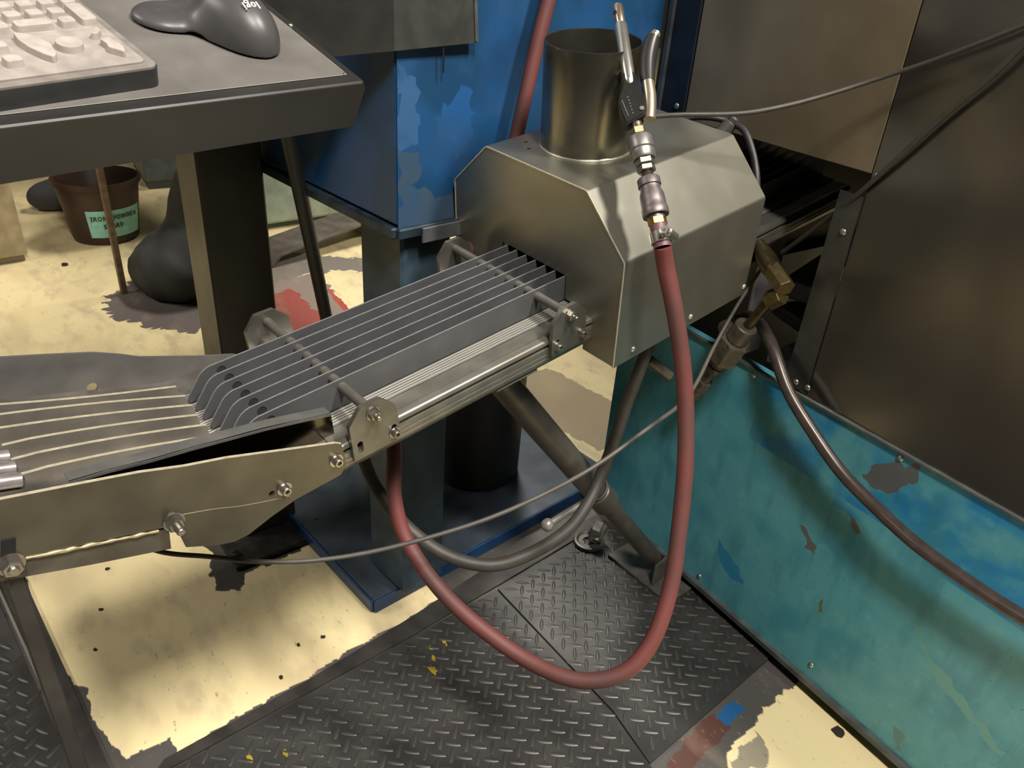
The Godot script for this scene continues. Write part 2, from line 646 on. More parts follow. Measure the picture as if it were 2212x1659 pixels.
func floor_material() -> StandardMaterial3D:
	var W := 2048
	var im := Image.create(W, W, false, Image.FORMAT_RGBA8)
	im.fill(rgb(236, 217, 168))
	var x0 := -0.6; var z0 := -5.0
	var sx := W / 2.2; var sz := W / 4.9
	# worn and stained paint
	lay(im, dirt(3, 0.004, 1024, rgb(214, 194, 152), 0.4, 0.8, 0.7))
	lay(im, dirt(11, 0.02, 1024, rgb(196, 178, 146), 0.5, 0.9, 0.45))
	var grey := rgb(78, 74, 71)
	var put := func(l: Array, c: Color, torn: float) -> void: fill(im, l, x0, z0, sx, sz, c, torn)
	put.call([Vector2(1.6, -0.9), Vector2(0.921, -0.897), Vector2(0.738, -0.887), Vector2(0.588, -0.880), Vector2(0.498, -0.856), Vector2(0.407, -0.835), Vector2(0.313, -0.826), Vector2(0.222, -0.807), Vector2(0.128, -0.794), Vector2(0.077, -0.785), Vector2(0.037, -0.778), Vector2(0.035, -0.809), Vector2(-0.007, -0.806), Vector2(-0.026, -0.805), Vector2(-0.032, -0.829), Vector2(-0.050, -0.882), Vector2(-0.051, -0.931), Vector2(-0.047, -0.949), Vector2(-0.068, -0.977), Vector2(-0.084, -1.048), Vector2(-0.095, -1.129), Vector2(-0.099, -1.223), Vector2(-0.103, -1.286), Vector2(-0.14, -1.6), Vector2(-0.6, -1.6), Vector2(-0.6, -0.1), Vector2(1.6, -0.1)], grey, 0.006)
	put.call([Vector2(0.944, -0.419), Vector2(0.918, -0.422), Vector2(0.886, -0.411), Vector2(0.860, -0.416), Vector2(0.828, -0.406), Vector2(0.808, -0.408), Vector2(0.785, -0.398), Vector2(0.754, -0.398), Vector2(0.733, -0.388), Vector2(0.704, -0.383), Vector2(0.677, -0.371), Vector2(0.5, -0.3), Vector2(0.5, -0.1), Vector2(1.6, -0.1), Vector2(1.6, -0.42)], rgb(236, 217, 168), 0.009)
	put.call([Vector2(0.680, -0.365), Vector2(0.734, -0.379), Vector2(0.770, -0.384), Vector2(0.766, -0.368), Vector2(0.734, -0.336)], rgb(150, 140, 122), 0.012)
	put.call([Vector2(0.47, -0.83), Vector2(0.53, -0.93), Vector2(0.9, -1.02), Vector2(1.1, -0.95), Vector2(1.0, -0.86), Vector2(0.6, -0.86)], grey, 0.006)
	put.call([Vector2(0.179, -1.190), Vector2(0.182, -1.146), Vector2(0.165, -1.102), Vector2(0.166, -1.053), Vector2(0.201, -1.039), Vector2(0.221, -1.073), Vector2(0.253, -1.076), Vector2(0.323, -1.081), Vector2(0.333, -1.134), Vector2(0.207, -1.204)], rgb(70, 66, 62), 0.012)  # plain dark grey blob below the infeed end
	put.call([Vector2(0.213, -2.398), Vector2(0.189, -2.308), Vector2(0.219, -2.219), Vector2(0.294, -2.111), Vector2(0.377, -2.052), Vector2(0.428, -2.119), Vector2(0.489, -2.090), Vector2(0.620, -2.546), Vector2(0.459, -2.616), Vector2(0.323, -2.504)], rgb(104, 95, 92), 0.03)
	put.call([Vector2(0.728, -2.594), Vector2(1.039, -2.361), Vector2(0.984, -2.239), Vector2(0.918, -2.313), Vector2(0.837, -2.314), Vector2(0.757, -2.307), Vector2(0.671, -2.232), Vector2(0.577, -2.014), Vector2(0.548, -2.028)], rgb(120, 112, 104), 0.03)
	put.call([Vector2(0.677, -2.293), Vector2(0.757, -2.307), Vector2(0.837, -2.314), Vector2(0.803, -2.004), Vector2(0.745, -1.9), Vector2(0.553, -1.9), Vector2(0.632, -2.203)], rgb(134, 118, 110), 0.02)
	put.call([Vector2(0.642, -2.198), Vector2(0.713, -2.236), Vector2(0.731, -1.9), Vector2(0.687, -1.85), Vector2(0.57, -1.9)], rgb(148, 66, 58), 0.02)
	put.call([Vector2(0.805, -2.181), Vector2(0.819, -2.176), Vector2(0.815, -1.95), Vector2(0.792, -1.95)], rgb(168, 58, 48), 0.006)
	put.call([Vector2(1.136, -1.446), Vector2(1.153, -1.401), Vector2(1.158, -1.351), Vector2(1.171, -1.299), Vector2(1.187, -1.224), Vector2(1.063, -1.076), Vector2(1.017, -1.070), Vector2(0.95, -1.374), Vector2(0.95, -1.45)], rgb(168, 150, 118), 0.008)
	put.call([Vector2(0.651, -0.428), Vector2(0.733, -0.443), Vector2(0.740, -0.412), Vector2(0.643, -0.392), Vector2(0.56, -0.40)], rgb(82, 52, 46), 0.006)
	put.call([Vector2(0.731, -0.436), Vector2(0.774, -0.442), Vector2(0.784, -0.422), Vector2(0.738, -0.414)], rgb(30, 84, 136), 0.006)
	# grime over everything
	lay(im, dirt(17, 0.01, 1024, rgb(160, 144, 118), 0.55, 0.95, 0.35))
	lay(im, dirt(23, 0.09, 1024, rgb(90, 80, 68), 0.76, 0.9, 0.4))
	lay(im, dirt(29, 0.12, 512, rgb(240, 226, 184), 0.72, 0.95, 0.3))
	im.convert(Image.FORMAT_RGB8)
	var m := StandardMaterial3D.new()
	m.albedo_texture = ImageTexture.create_from_image(im)
	m.texture_repeat = false
	m.roughness = 0.5
	var rt := tile("wear", 21, 0.008, Color(0.86, 0.86, 0.86), Color.WHITE, 4)
	m.roughness_texture = rt
	return m

func build_room() -> void:
	var b := mb()
	var w := 7.0
	# floor top with texture coordinates laid over the part in view
	var xs := [-w, -0.6, 1.6, w]
	var zs := [-w, -5.0, -0.1, w]
	for i in 3:
		for j in 3:
			var a := Vector3(xs[i], 0, zs[j]); var c := Vector3(xs[i + 1], 0, zs[j + 1])
			var bb := Vector3(c.x, 0, a.z); var d := Vector3(a.x, 0, c.z)
			var uv := func(p: Vector3) -> Vector2: return Vector2((p.x + 0.6) / 2.2, (p.z + 5.0) / 4.9)
			b.tri(a, bb, c, Vector3.UP, Vector3.UP, Vector3.UP, uv.call(a), uv.call(bb), uv.call(c))
			b.tri(a, c, d, Vector3.UP, Vector3.UP, Vector3.UP, uv.call(a), uv.call(c), uv.call(d))
	b.box(Vector3(0, -0.1001, 0), Vector3(2 * w, 0.2, 2 * w))
	struct("floor", b, floor_material())
	var wall := surf("wall", rgb(96, 94, 86), 0.8, 0.0, 0.2, 0.6)
	for q in [["wall_left", Vector3(-w - 0.1, 2, 0), Vector3(0.2, 4.4, 2 * w + 0.4)], ["wall_right", Vector3(w + 0.1, 2, 0), Vector3(0.2, 4.4, 2 * w + 0.4)], ["wall_back", Vector3(0, 2, -w - 0.1), Vector3(2 * w, 4.4, 0.2)], ["wall_front", Vector3(0, 2, w + 0.1), Vector3(2 * w, 4.4, 0.2)]]:
		b = mb()
		b.box(q[1], q[2])
		struct(q[0], b, wall)
	b = mb()
	b.box(Vector3(0, 4.1, 0), Vector3(2 * w, 0.2, 2 * w))
	struct("ceiling", b, surf("ceiling", rgb(84, 82, 78), 0.9))

# raised lozenges of tread plate over a polygon, as one part
func treads(poly: PackedVector2Array, pitch: float, turn: float, parent: Node, m: Material, top: float, seed_: int) -> void:
	var b := mb()
	var L := 0.0135; var Wd := 0.0034; var H := 0.0013
	var pts := []
	var nw := 9; var nh := 5
	for j in nh:
		for i in nw:
			var s := lerpf(-1, 1, float(i) / (nw - 1)); var q := lerpf(-1, 1, float(j) / (nh - 1))
			var wd := Wd * sqrt(maxf(1.0 - s * s, 0.0))
			pts.append(Vector3(s * L, H * (1.0 - q * q) * sqrt(maxf(1.0 - s * s, 0.02)) - 0.0001, q * wd))
	b.grid(pts, nw, nh, Vector3.UP)
	var spots := []
	var rng := RandomNumberGenerator.new()
	rng.seed = seed_
	var ca := cos(turn); var sa := sin(turn)
	for i in range(-60, 60):
		for j in range(-60, 60):
			var q := Vector2(i, j) * pitch * 0.5
			q = Vector2(q.x * ca - q.y * sa, q.x * sa + q.y * ca) + poly[0]
			if not Geometry2D.is_point_in_polygon(q, poly):
				continue
			var odd := (i + j) % 2 != 0
			spots.append(Transform3D(Basis(Vector3.UP, -turn + (PI / 2 if odd else 0.0)), Vector3(q.x, top, q.y)))
	var mm := MultiMesh.new()
	mm.transform_format = MultiMesh.TRANSFORM_3D
	mm.mesh = b.mesh()
	mm.instance_count = spots.size()
	for i in spots.size():
		mm.set_instance_transform(i, spots[i])
	var o := MultiMeshInstance3D.new()
	o.name = "tread_relief"
	o.multimesh = mm
	o.material_override = m
	o.set_meta("kind", "stuff")
	parent.add_child(o, true)

func build_floor_plates() -> void:
	var steel := surf("tread_steel", rgb(74, 72, 70), 0.44, 0.25, 0.35, 2.5)
	var bar := surf("bar_steel", rgb(72, 68, 65), 0.5, 0.3, 0.3, 5.0)
	var flip := Transform3D(Basis(Vector3(1, 0, 0), Vector3(0, 0, 1), Vector3(0, -1, 0)), Vector3())   # polygon (x, z), pushed down from y = 0
	var sets := [
		["tread plate on the floor below the red hose loop, left of the seam", [Vector2(0.005, -0.752), Vector2(0.414, -0.797), Vector2(0.580, -0.818), Vector2(0.597, -0.52), Vector2(0.586, -0.40), Vector2(0.40, -0.2), Vector2(-0.05, -0.2)], 0.0],
		["tread plate against the teal machine base, right of the seam", [Vector2(0.584, -0.8185), Vector2(0.870, -0.867), Vector2(0.93, -0.80), Vector2(0.93, -0.474), Vector2(0.884, -0.467), Vector2(0.590, -0.428), Vector2(0.6005, -0.52)], 1.0],
		["tread plate at the bottom left corner beyond the dark steel channel", [Vector2(-0.55, -1.5), Vector2(-0.19, -1.5), Vector2(-0.146, -1.213), Vector2(-0.085, -0.823), Vector2(-0.04, -0.55), Vector2(-0.55, -0.55)], 2.0],
	]
	for s in sets:
		var o := thing("tread_plate", s[0], "floor plate", Transform3D(), "tread plates on the floor")
		var b := mb()
		var p := PackedVector2Array(s[1])
		b.ext(p, -0.005, -0.0002, flip)
		part("plate", b, steel, o)
		var shrunk: Array = Geometry2D.offset_polygon(p, -0.008)
		treads(shrunk[0], 0.037, deg_to_rad(37.0) if s[2] < 2.0 else deg_to_rad(52.0), o, steel, 0.005, int(s[2]))
	var host := get_node("tread_plate")
	var rng := RandomNumberGenerator.new()
	rng.seed = 31
	for q in [[0.403, -0.722, 0.010], [0.414, -0.742, 0.006], [0.444, -0.758, 0.006], [0.420, -0.762, 0.005], [0.118, -0.716, 0.007], [0.162, -0.700, 0.006]]:
		var b := mb()
		var p := PackedVector2Array()
		for k in 14:
			var a := TAU * k / 14.0
			p.append(Vector2(q[0], q[1]) + Vector2(cos(a) * 0.6, sin(a) * 1.3) * q[2] * rng.randf_range(0.55, 1.1))
		b.ext(p, -0.0056, -0.0049, flip)
		part("paint_mark", b, surf("paint_yellow", rgb(170, 150, 40), 0.5, 0.0, 0.3, 30.0), host, "dab of yellow paint")
	# flat steel edging along the plates
	var o := thing("edging_strip", "flat dark steel strip between the yellow floor and the tread plates", "steel strip")
	var b := mb()
	b.ext(PackedVector2Array([Vector2(0.0, -0.756), Vector2(0.414, -0.801), Vector2(0.872, -0.870), Vector2(0.866, -0.894), Vector2(0.738, -0.884), Vector2(0.588, -0.874), Vector2(0.43, -0.838), Vector2(0.222, -0.80), Vector2(0.02, -0.776)]), -0.0035, -0.0002, flip)
	part("strip", b, bar, o)
	# channel at the left
	o = thing("steel_channel", "long dark steel channel on the floor at the left beside the torn yellow paint", "channel")
	b = mb()
	b.ext(PackedVector2Array([Vector2(-0.172, -1.45), Vector2(-0.130, -1.45), Vector2(-0.103, -1.228), Vector2(-0.045, -0.802), Vector2(-0.01, -0.55), Vector2(-0.04, -0.55), Vector2(-0.081, -0.823), Vector2(-0.141, -1.213)]), -0.010, -0.0002, flip)
	part("base_web", b, bar, o)
	b = mb()
	b.ext(PackedVector2Array([Vector2(-0.172, -1.45), Vector2(-0.168, -1.45), Vector2(-0.137, -1.213), Vector2(-0.077, -0.823), Vector2(-0.036, -0.55), Vector2(-0.04, -0.55), Vector2(-0.081, -0.823), Vector2(-0.141, -1.213)]), -0.016, -0.0101, flip)
	part("raised_lip", b, surf("lip_steel", rgb(150, 146, 138), 0.4, 0.6), o)

func build_blue_cabinet() -> void:
	var dr := Vector3(0.989, 0, -0.148)
	var back := Vector3(-0.148, 0, -0.989)
	var xf := Transform3D(Basis(dr, Vector3.UP, -back), Vector3(0.412, 0, -0.85))
	var o := thing("blue_cabinet", "tall blue steel cabinet on legs behind the conveyor", "cabinet", xf)
	var blue := blue_paint()
	var b := mb()
	b.box(Vector3(0.2325, 1.0, -0.61), Vector3(0.465, 0.65, 1.22), 0.004)
	part("body", b, blue, o)
	b = mb()
	var cw := 0.465; var c0 := 0.675; var c1 := 1.325
	var A := Vector3(0, c0, 0.0012); var B := Vector3(cw, c0, 0.0012); var C2 := Vector3(cw, c1, 0.0012); var D := Vector3(0, c1, 0.0012)
	var N := Vector3(0, 0, 1)
	b.tri(A, B, C2, N, N, N, Vector2(0, 1), Vector2(1, 1), Vector2(1, 0))
	b.tri(A, C2, D, N, N, N, Vector2(0, 1), Vector2(1, 0), Vector2(0, 0))
	var im := Image.create(512, 768, false, Image.FORMAT_RGBA8)
	im.fill(rgb(22, 62, 96))
	lay(im, dirt(71, 0.004, 512, rgb(28, 74, 120), 0.35, 0.75, 0.8, 3))
	lay(im, dirt(73, 0.006, 512, rgb(24, 56, 92), 0.5, 0.9, 0.7, 3))
	for q in [[[Vector2(0, -0.87), Vector2(0.022, -0.85), Vector2(0.036, -0.80), Vector2(0.028, -0.775), Vector2(0, -0.77)], rgb(50, 88, 130)], [[Vector2(0, -0.775), Vector2(0.026, -0.768), Vector2(0.032, -0.735), Vector2(0.024, -0.72), Vector2(0.06, -0.71), Vector2(0.16, -0.70), Vector2(0.2, -0.672), Vector2(0, -0.672)], rgb(56, 74, 94)], [[Vector2(0.05, -0.80), Vector2(0.10, -0.84), Vector2(0.12, -0.80), Vector2(0.09, -0.75)], rgb(30, 80, 132)]]:
		fill(im, q[0], 0.0, -c1, 512.0 / cw, 768.0 / (c1 - c0), q[1], 0.016)
	lay(im, dirt(79, 0.01, 512, rgb(40, 74, 110), 0.5, 0.9, 0.6, 4))
	im.convert(Image.FORMAT_RGB8)
	var fm := StandardMaterial3D.new()
	fm.albedo_texture = ImageTexture.create_from_image(im)
	fm.roughness = 0.42
	fm.texture_repeat = false
	part("front_sheet", b, fm, o, "scuffed front sheet with grey worn patches along its left edge")
	var rim := surf("blue_dirty", rgb(52, 70, 84), 0.5, 0.2, 0.5, 6.0)
	b = mb()
	b.box(Vector3(0.216, 0.668, 0.002), Vector3(0.436, 0.014, 0.012), 0.002)
	b.box(Vector3(-0.003, 0.668, -0.61), Vector3(0.012, 0.014, 1.22), 0.002)
	part("bottom_flange", b, rim, o)
	b = mb()
	b.box(Vector3(0.15, 0.663, 0.011), Vector3(0.24, 0.02, 0.004), 0.001)
	part("edge_strip", b, surf("strip_grey", rgb(120, 122, 124), 0.4, 0.5, 0.3, 5.0), o)
	b = mb()
	b.box(Vector3(0.216, 0.672, -0.61), Vector3(0.42, 0.02, 1.2))
	part("bottom_panel", b, rim, o)
	var leg := surf("leg_blue", rgb(66, 84, 98), 0.45, 0.15, 0.35, 4.0)
	for q in [[0.055, -0.062], [0.05, -0.63], [0.38, -0.50]]:
		b = mb()
		b.box(Vector3(q[0], 0.345, q[1]), Vector3(0.082, 0.63, 0.10), 0.004)
		part("leg", b, leg, o)
	# base tray on the floor under the cabinet
	b = mb()
	b.box(Vector3(0.27, 0.012, -0.25), Vector3(0.60, 0.024, 0.43), 0.003)
	part("base_plate", b, surf("tray_grey", rgb(92, 102, 116), 0.36, 0.2, 0.3, 3.0), o)
	b = mb()
	b.box(Vector3(0.27, 0.0135, -0.033), Vector3(0.604, 0.027, 0.006), 0.002)
	b.box(Vector3(-0.033, 0.0135, -0.25), Vector3(0.006, 0.027, 0.43), 0.002)
	part("base_rim", b, surf("rim_blue", rgb(20, 66, 112), 0.45, 0.0, 0.3, 5.0), o)
	# dull sheet bent loosely round the corner
	var box := thing("bent_cover", "dull dark grey cover sheet bent round the upper corner of the blue cabinet", "cover", xf * Transform3D(Basis(), Vector3(-0.009, 0.8815, 0.012)))
	var cov := Transform3D(Basis(), -Vector3(-0.009, 0.8815, 0.012))
	b = mb(1.0, cov)
	b.slab(Vector3(-0.009, 0.8815, 0.010), Vector3(0.1063, 0.8877, 0.014), Vector3(0.088, 1.08, 0.014), Vector3(-0.009, 1.08, 0.010), -0.004)
	b.slab(Vector3(-0.11, 0.846, -0.165), Vector3(-0.009, 0.8815, 0.010), Vector3(-0.009, 1.08, 0.010), Vector3(-0.11, 1.08, -0.165), -0.004)
	part("cover_sheet", b, surf("dull_sheet", rgb(72, 73, 70), 0.5, 0.2, 0.3, 6.0), box)
	b = mb(1.0, cov)
	b.slab(Vector3(0.1018, 0.889, 0.0142), Vector3(0.1065, 0.8879, 0.0142), Vector3(0.0885, 1.08, 0.0142), Vector3(0.084, 1.08, 0.0142), 0.0012)
	part("folded_edge", b, surf("dull_edge", rgb(104, 106, 106), 0.45, 0.4, 0.3, 9.0), box)
	b = mb(1.0, cov)
	b.tube([Vector3(0.058, 0.886, 0.010), Vector3(0.0585, 0.870, 0.011), Vector3(0.059, 0.856, 0.010)], 0.0010, 6, 3)
	part("wire_end", b, surf("black_wire", rgb(24, 24, 24), 0.5), box)
	# dark drum on the tray
	var d := thing("dark_drum", "dark round drum standing on the base plate under the conveyor", "drum", Transform3D(Basis(), Vector3(0.722, 0.024, -1.125)))
	b = mb()
	b.lathe([Vector2(0, 0), Vector2(0.083, 0), Vector2(0.088, 0.004), Vector2(0.092, 0.25), Vector2(0.095, 0.252), Vector2(0.095, 0.262), Vector2(0.088, 0.262), Vector2(0.085, 0.02), Vector2(0, 0.02)], 40)
	part("drum_body", b, surf("drum", rgb(40, 36, 36), 0.55, 0.1, 0.3, 5.0), d)

func blue_paint() -> StandardMaterial3D:
	var m := surf("blue_paint", Color.WHITE, 0.42)
	var im := Image.create(1024, 1024, false, Image.FORMAT_RGBA8)
	im.fill(rgb(22, 64, 102))
	lay(im, dirt(41, 0.004, 1024, rgb(30, 76, 126), 0.4, 0.7, 0.8))
	lay(im, dirt(43, 0.004, 1024, rgb(66, 82, 100), 0.5, 0.85, 0.75, 3))
	lay(im, dirt(47, 0.006, 1024, rgb(26, 70, 116), 0.5, 0.9, 0.5, 3))
	im.convert(Image.FORMAT_RGB8)
	m.albedo_texture = ImageTexture.create_from_image(im)
	m.uv1_triplanar = true
	m.uv1_scale = Vector3.ONE * 1.3
	return m

func teal_paint() -> StandardMaterial3D:
	var m := StandardMaterial3D.new()
	var w := 2048; var h := 1024
	var im := Image.create(w, h, false, Image.FORMAT_RGBA8)
	im.fill(rgb(84, 152, 164))
	# broad fields of bluer paint: the upper edge and a band low on the panel
	var blue := dirt(51, 0.004, 1024, rgb(26, 116, 172), 0.3, 0.8, 0.85, 3)
	im.blend_rect(blue, Rect2i(0, 0, 1024, 300), Vector2i(1024, 0))
	im.blend_rect(blue, Rect2i(300, 0, 724, 240), Vector2i(700, 20))
	lay(im, dirt(53, 0.004, 1024, rgb(56, 130, 154), 0.45, 0.95, 0.55, 2))
	lay(im, dirt(57, 0.012, 1024, rgb(104, 172, 176), 0.5, 0.95, 0.35, 3))
	# drip streaks
	var st := dirt(59, 0.01, 1024, rgb(58, 122, 136), 0.5, 0.9, 0.5)
	st.resize(1024, 4096, Image.INTERPOLATE_BILINEAR)
	im.blend_rect(st, Rect2i(0, 0, 1024, 1024), Vector2i(0, 0))
	im.blend_rect(st, Rect2i(0, 1100, 1024, 1024), Vector2i(1024, 0))
	lay(im, dirt(61, 0.09, 512, rgb(28, 70, 76), 0.82, 0.92, 0.8, 3))
	# marks: coordinates (z, y) on the panel in metres
	var sx := w / 1.0; var sy := h / 0.45
	var put := func(l: Array, c: Color, torn: float) -> void:
		var q := []
		for p in l:
			q.append(Vector2(p.x, -p.y))
		fill(im, q, -0.95, -0.47, sx, sy, c, torn)
	put.call([Vector2(-0.420, 0.402), Vector2(-0.412, 0.425), Vector2(-0.394, 0.452), Vector2(-0.378, 0.448), Vector2(-0.357, 0.462), Vector2(-0.360, 0.440), Vector2(-0.372, 0.413), Vector2(-0.40, 0.40)], rgb(90, 92, 94), 0.012)
	put.call([Vector2(-0.483, 0.274), Vector2(-0.470, 0.276), Vector2(-0.455, 0.258), Vector2(-0.455, 0.243), Vector2(-0.468, 0.241), Vector2(-0.472, 0.258)], rgb(92, 96, 94), 0.010)
	put.call([Vector2(-0.422, 0.340), Vector2(-0.410, 0.341), Vector2(-0.404, 0.326), Vector2(-0.408, 0.311), Vector2(-0.418, 0.322)], rgb(92, 96, 94), 0.010)
	put.call([Vector2(-0.612, 0.142), Vector2(-0.565, 0.122), Vector2(-0.545, 0.098), Vector2(-0.575, 0.092), Vector2(-0.612, 0.122)], rgb(44, 124, 160), 0.008)
	put.call([Vector2(-0.418, 0.182), Vector2(-0.414, 0.180), Vector2(-0.412, 0.162), Vector2(-0.418, 0.158)], rgb(96, 104, 74), 0.004)
	put.call([Vector2(-0.30, 0.255), Vector2(-0.25, 0.215), Vector2(-0.19, 0.19), Vector2(-0.14, 0.165), Vector2(-0.14, 0.160), Vector2(-0.20, 0.178), Vector2(-0.255, 0.200)], rgb(92, 150, 148), 0.012)
	put.call([Vector2(-0.262, 0.075), Vector2(-0.246, 0.072), Vector2(-0.240, 0.045), Vector2(-0.252, 0.042)], rgb(84, 130, 132), 0.008)
	im.convert(Image.FORMAT_RGB8)
	m.albedo_texture = ImageTexture.create_from_image(im)
	m.roughness = 0.38
	return m

func build_machine() -> void:
	# teal base: front sheet with its own picture, left end, lower flange, rivets
	var X := 0.885
	var o := thing("teal_machine", "teal and blue painted lower machine body with scraped patches at the right", "machine", Transform3D(Basis(), Vector3(X, 0, -0.4)))
	var b := mb(1.0, Transform3D(Basis(), Vector3(-X, 0, 0.4)))
	var z0 := -0.918; var z1 := 1.2; var y0 := 0.035; var y1 := 0.466
	var uv := func(p: Vector3) -> Vector2: return Vector2((p.z + 0.95) / 1.0, (0.47 - p.y) / 0.45)
	var zz := [z0, 0.05, z1]
	for i in 2:
		var A := Vector3(X, y0, zz[i]); var B := Vector3(X, y0, zz[i + 1]); var Cc := Vector3(X, y1, zz[i + 1]); var D := Vector3(X, y1, zz[i])
		var N := Vector3(-1, 0, 0)
		b.tri(A, B, Cc, N, N, N, uv.call(A), uv.call(B), uv.call(Cc))
		b.tri(A, Cc, D, N, N, N, uv.call(A), uv.call(Cc), uv.call(D))
		b.quad(A + Vector3(0.02, 0, 0), B + Vector3(0.02, 0, 0), Cc + Vector3(0.02, 0, 0), D + Vector3(0.02, 0, 0), Vector3(1, 0, 0))
	b.quad(Vector3(X, y1, z0), Vector3(X + 0.02, y1, z0), Vector3(X + 0.02, y1, z1), Vector3(X, y1, z1), Vector3.UP)
	b.quad(Vector3(X, y0, z0), Vector3(X + 0.02, y0, z0), Vector3(X + 0.02, y1, z0), Vector3(X, y1, z0), Vector3(0, 0, -1))
	b.quad(Vector3(X, y0, z0), Vector3(X + 0.02, y0, z0), Vector3(X + 0.02, y0, z1), Vector3(X, y0, z1), Vector3.DOWN)
	part("front_panel", b, teal_paint(), o)
	var off := Transform3D(Basis(), Vector3(-X, 0, 0.4))
	b = mb(1.0, off)
	b.box(Vector3(X + 0.5, 0.245, z0 + 0.011), Vector3(0.958, 0.50, 0.02), 0.002)
	part("end_panel", b, surf("teal_plain", rgb(40, 110, 120), 0.45, 0.0, 0.4, 3.0), o)
	b = mb(1.0, off)
	b.box(Vector3(X + 0.0, 0.0275, (z0 + z1) / 2), Vector3(0.012, 0.015, z1 - z0), 0.003)
	part("lower_flange", b, surf("flange_grey", rgb(104, 112, 112), 0.5, 0.3, 0.4, 5.0), o)
	b = mb(1.0, off)
	b.box(Vector3(X - 0.001, 0.4675, (z0 + z1) / 2), Vector3(0.006, 0.005, z1 - z0), 0.001)
	part("top_edge", b, surf("edge_grey", rgb(120, 124, 122), 0.4, 0.5, 0.3, 6.0), o)
	b = mb(1.0, off)
	b.box(Vector3(X + 0.5, 0.02, (z0 + z1) / 2 + 0.05), Vector3(0.9, 0.04, z1 - z0 - 0.1))
	part("plinth", b, surf("plinth", rgb(30, 30, 30), 0.7), o)
	b = mb(1.0, off)
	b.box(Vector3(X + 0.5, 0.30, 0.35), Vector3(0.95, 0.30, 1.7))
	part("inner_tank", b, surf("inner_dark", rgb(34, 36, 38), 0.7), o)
	for q in [[0.456, -0.628], [0.458, -0.385], [0.060, -0.399], [0.046, -0.635]]:
		b = mb(1.0, off)
		dome(b, Vector3(X, q[0], q[1]), Vector3(-1, 0, 0), 0.0046)
		part("rivet", b, surf("rivet_steel", rgb(190, 188, 180), 0.3, 0.9), o)

	# stainless housing above
	var P := 0.886
	o = thing("machine_housing", "stainless steel machine housing with an opening for the conveyor", "machine housing", Transform3D(Basis(), Vector3(P, 0.468, -0.4)))
	off = Transform3D(Basis(), Vector3(-P, -0.468, 0.4))
	var ss := surf("stainless_panel", rgb(114, 111, 104), 0.23, 0.9, 0.10, 1.2)
	b = mb(1.0, off)
	b.box(Vector3(P + 0.001, 0.925, -0.696), Vector3(0.003, 0.29, 0.318), 0.0008)
	part("upper_panel", b, surf("stainless_upper", rgb(148, 132, 106), 0.36, 0.45, 0.2, 1.5), o)
	b = mb(1.0, off)
	b.box(Vector3(P + 0.001, 0.77, 0.332), Vector3(0.003, 0.60, 1.735), 0.0008)
	part("side_panel", b, ss, o)
	b = mb(1.0, off)
	b.ext(PackedVector2Array([Vector2(-0.573, 0.473), Vector2(-0.536, 0.473), Vector2(-0.536, 0.751), Vector2(-0.569, 0.752)]), 0.0, 0.003, Transform3D(Basis(Vector3(0, 0, 1), Vector3(0, 1, 0), Vector3(-1, 0, 0)), Vector3(P - 0.0006, 0, 0)))
	part("edge_strip", b, surf("strip_steel", rgb(112, 112, 108), 0.35, 0.8, 0.3, 3.0), o)
	var riv := surf("rivet_steel", rgb(190, 188, 180), 0.3, 0.9)
	for q in [[0.483, -0.555, 0.004], [0.484, -0.535, 0.004], [0.704, -0.549, 0.004], [0.779, -0.528, 0.001], [0.795, -0.873, 0.002]]:
		b = mb(1.0, off)
		dome(b, Vector3(P - q[2], q[0], q[1]), Vector3(-1, 0, 0), 0.0045)
		part("rivet", b, riv, o)
	b = mb(1.0, off)
	b.box(Vector3(P + 0.03, 0.77, -0.888), Vector3(0.06, 0.60, 0.06), 0.003)
	part("corner_post", b, surf("post_navy", rgb(34, 42, 54), 0.45, 0.2, 0.3, 4.0), o)
	b = mb(1.0, off)
	b.box(Vector3(P - 0.003, 0.77, -0.912), Vector3(0.006, 0.60, 0.010), 0.001)
	part("post_edge", b, surf("post_edge", rgb(82, 90, 98), 0.45, 0.3, 0.3, 4.0), o)
	b = mb(1.0, off)
	b.box(Vector3(P + 0.9, 0.775, 0.17), Vector3(0.004, 0.59, 2.1))
	b.box(Vector3(P + 0.45, 1.073, 0.17), Vector3(0.9, 0.01, 2.1))
	b.box(Vector3(P + 0.48, 0.70, -0.925), Vector3(0.96, 0.73, 0.004))
	b.box(Vector3(P + 0.45, 0.775, 1.2), Vector3(0.9, 0.59, 0.004))
	part("inner_shell", b, surf("inner_shell", rgb(92, 90, 86), 0.6, 0.1), o)
	# frame parts that show through the opening
	var fr := surf("frame_dark", rgb(122, 119, 119), 0.5, 0.2, 0.3, 6.0)
	b = mb(1.0, off)
	b.box(Vector3(0.965, 0.55, -0.705), Vector3(0.05, 0.22, 0.005), 0.001)
	part("support_plate", b, fr, o)
	b = mb(1.0, off)
	hex_nut(b, Vector3(0.965, 0.645, -0.7025), Vector3(0, 0, 1), 0.0055, 0.3)
	part("bolt", b, riv, o)
	b = mb(1.0, off)
	for q in [[Vector3(1.15, 0.55, -0.72), Vector3(0.30, 0.03, 0.05), 0.3], [Vector3(1.12, 0.50, -0.66), Vector3(0.22, 0.02, 0.07), -0.25], [Vector3(1.05, 0.475, -0.62), Vector3(0.26, 0.016, 0.06), 0.1], [Vector3(1.2, 0.61, -0.66), Vector3(0.12, 0.05, 0.01), 0.5]]:
		b.box(q[0], q[1], 0.002, Basis(Vector3.UP, q[2]))
	part("cross_member", b, fr, o)
	b = mb(1.0, off)
	b.box(Vector3(1.35, 0.64, -0.62), Vector3(0.10, 0.14, 0.14), 0.006)
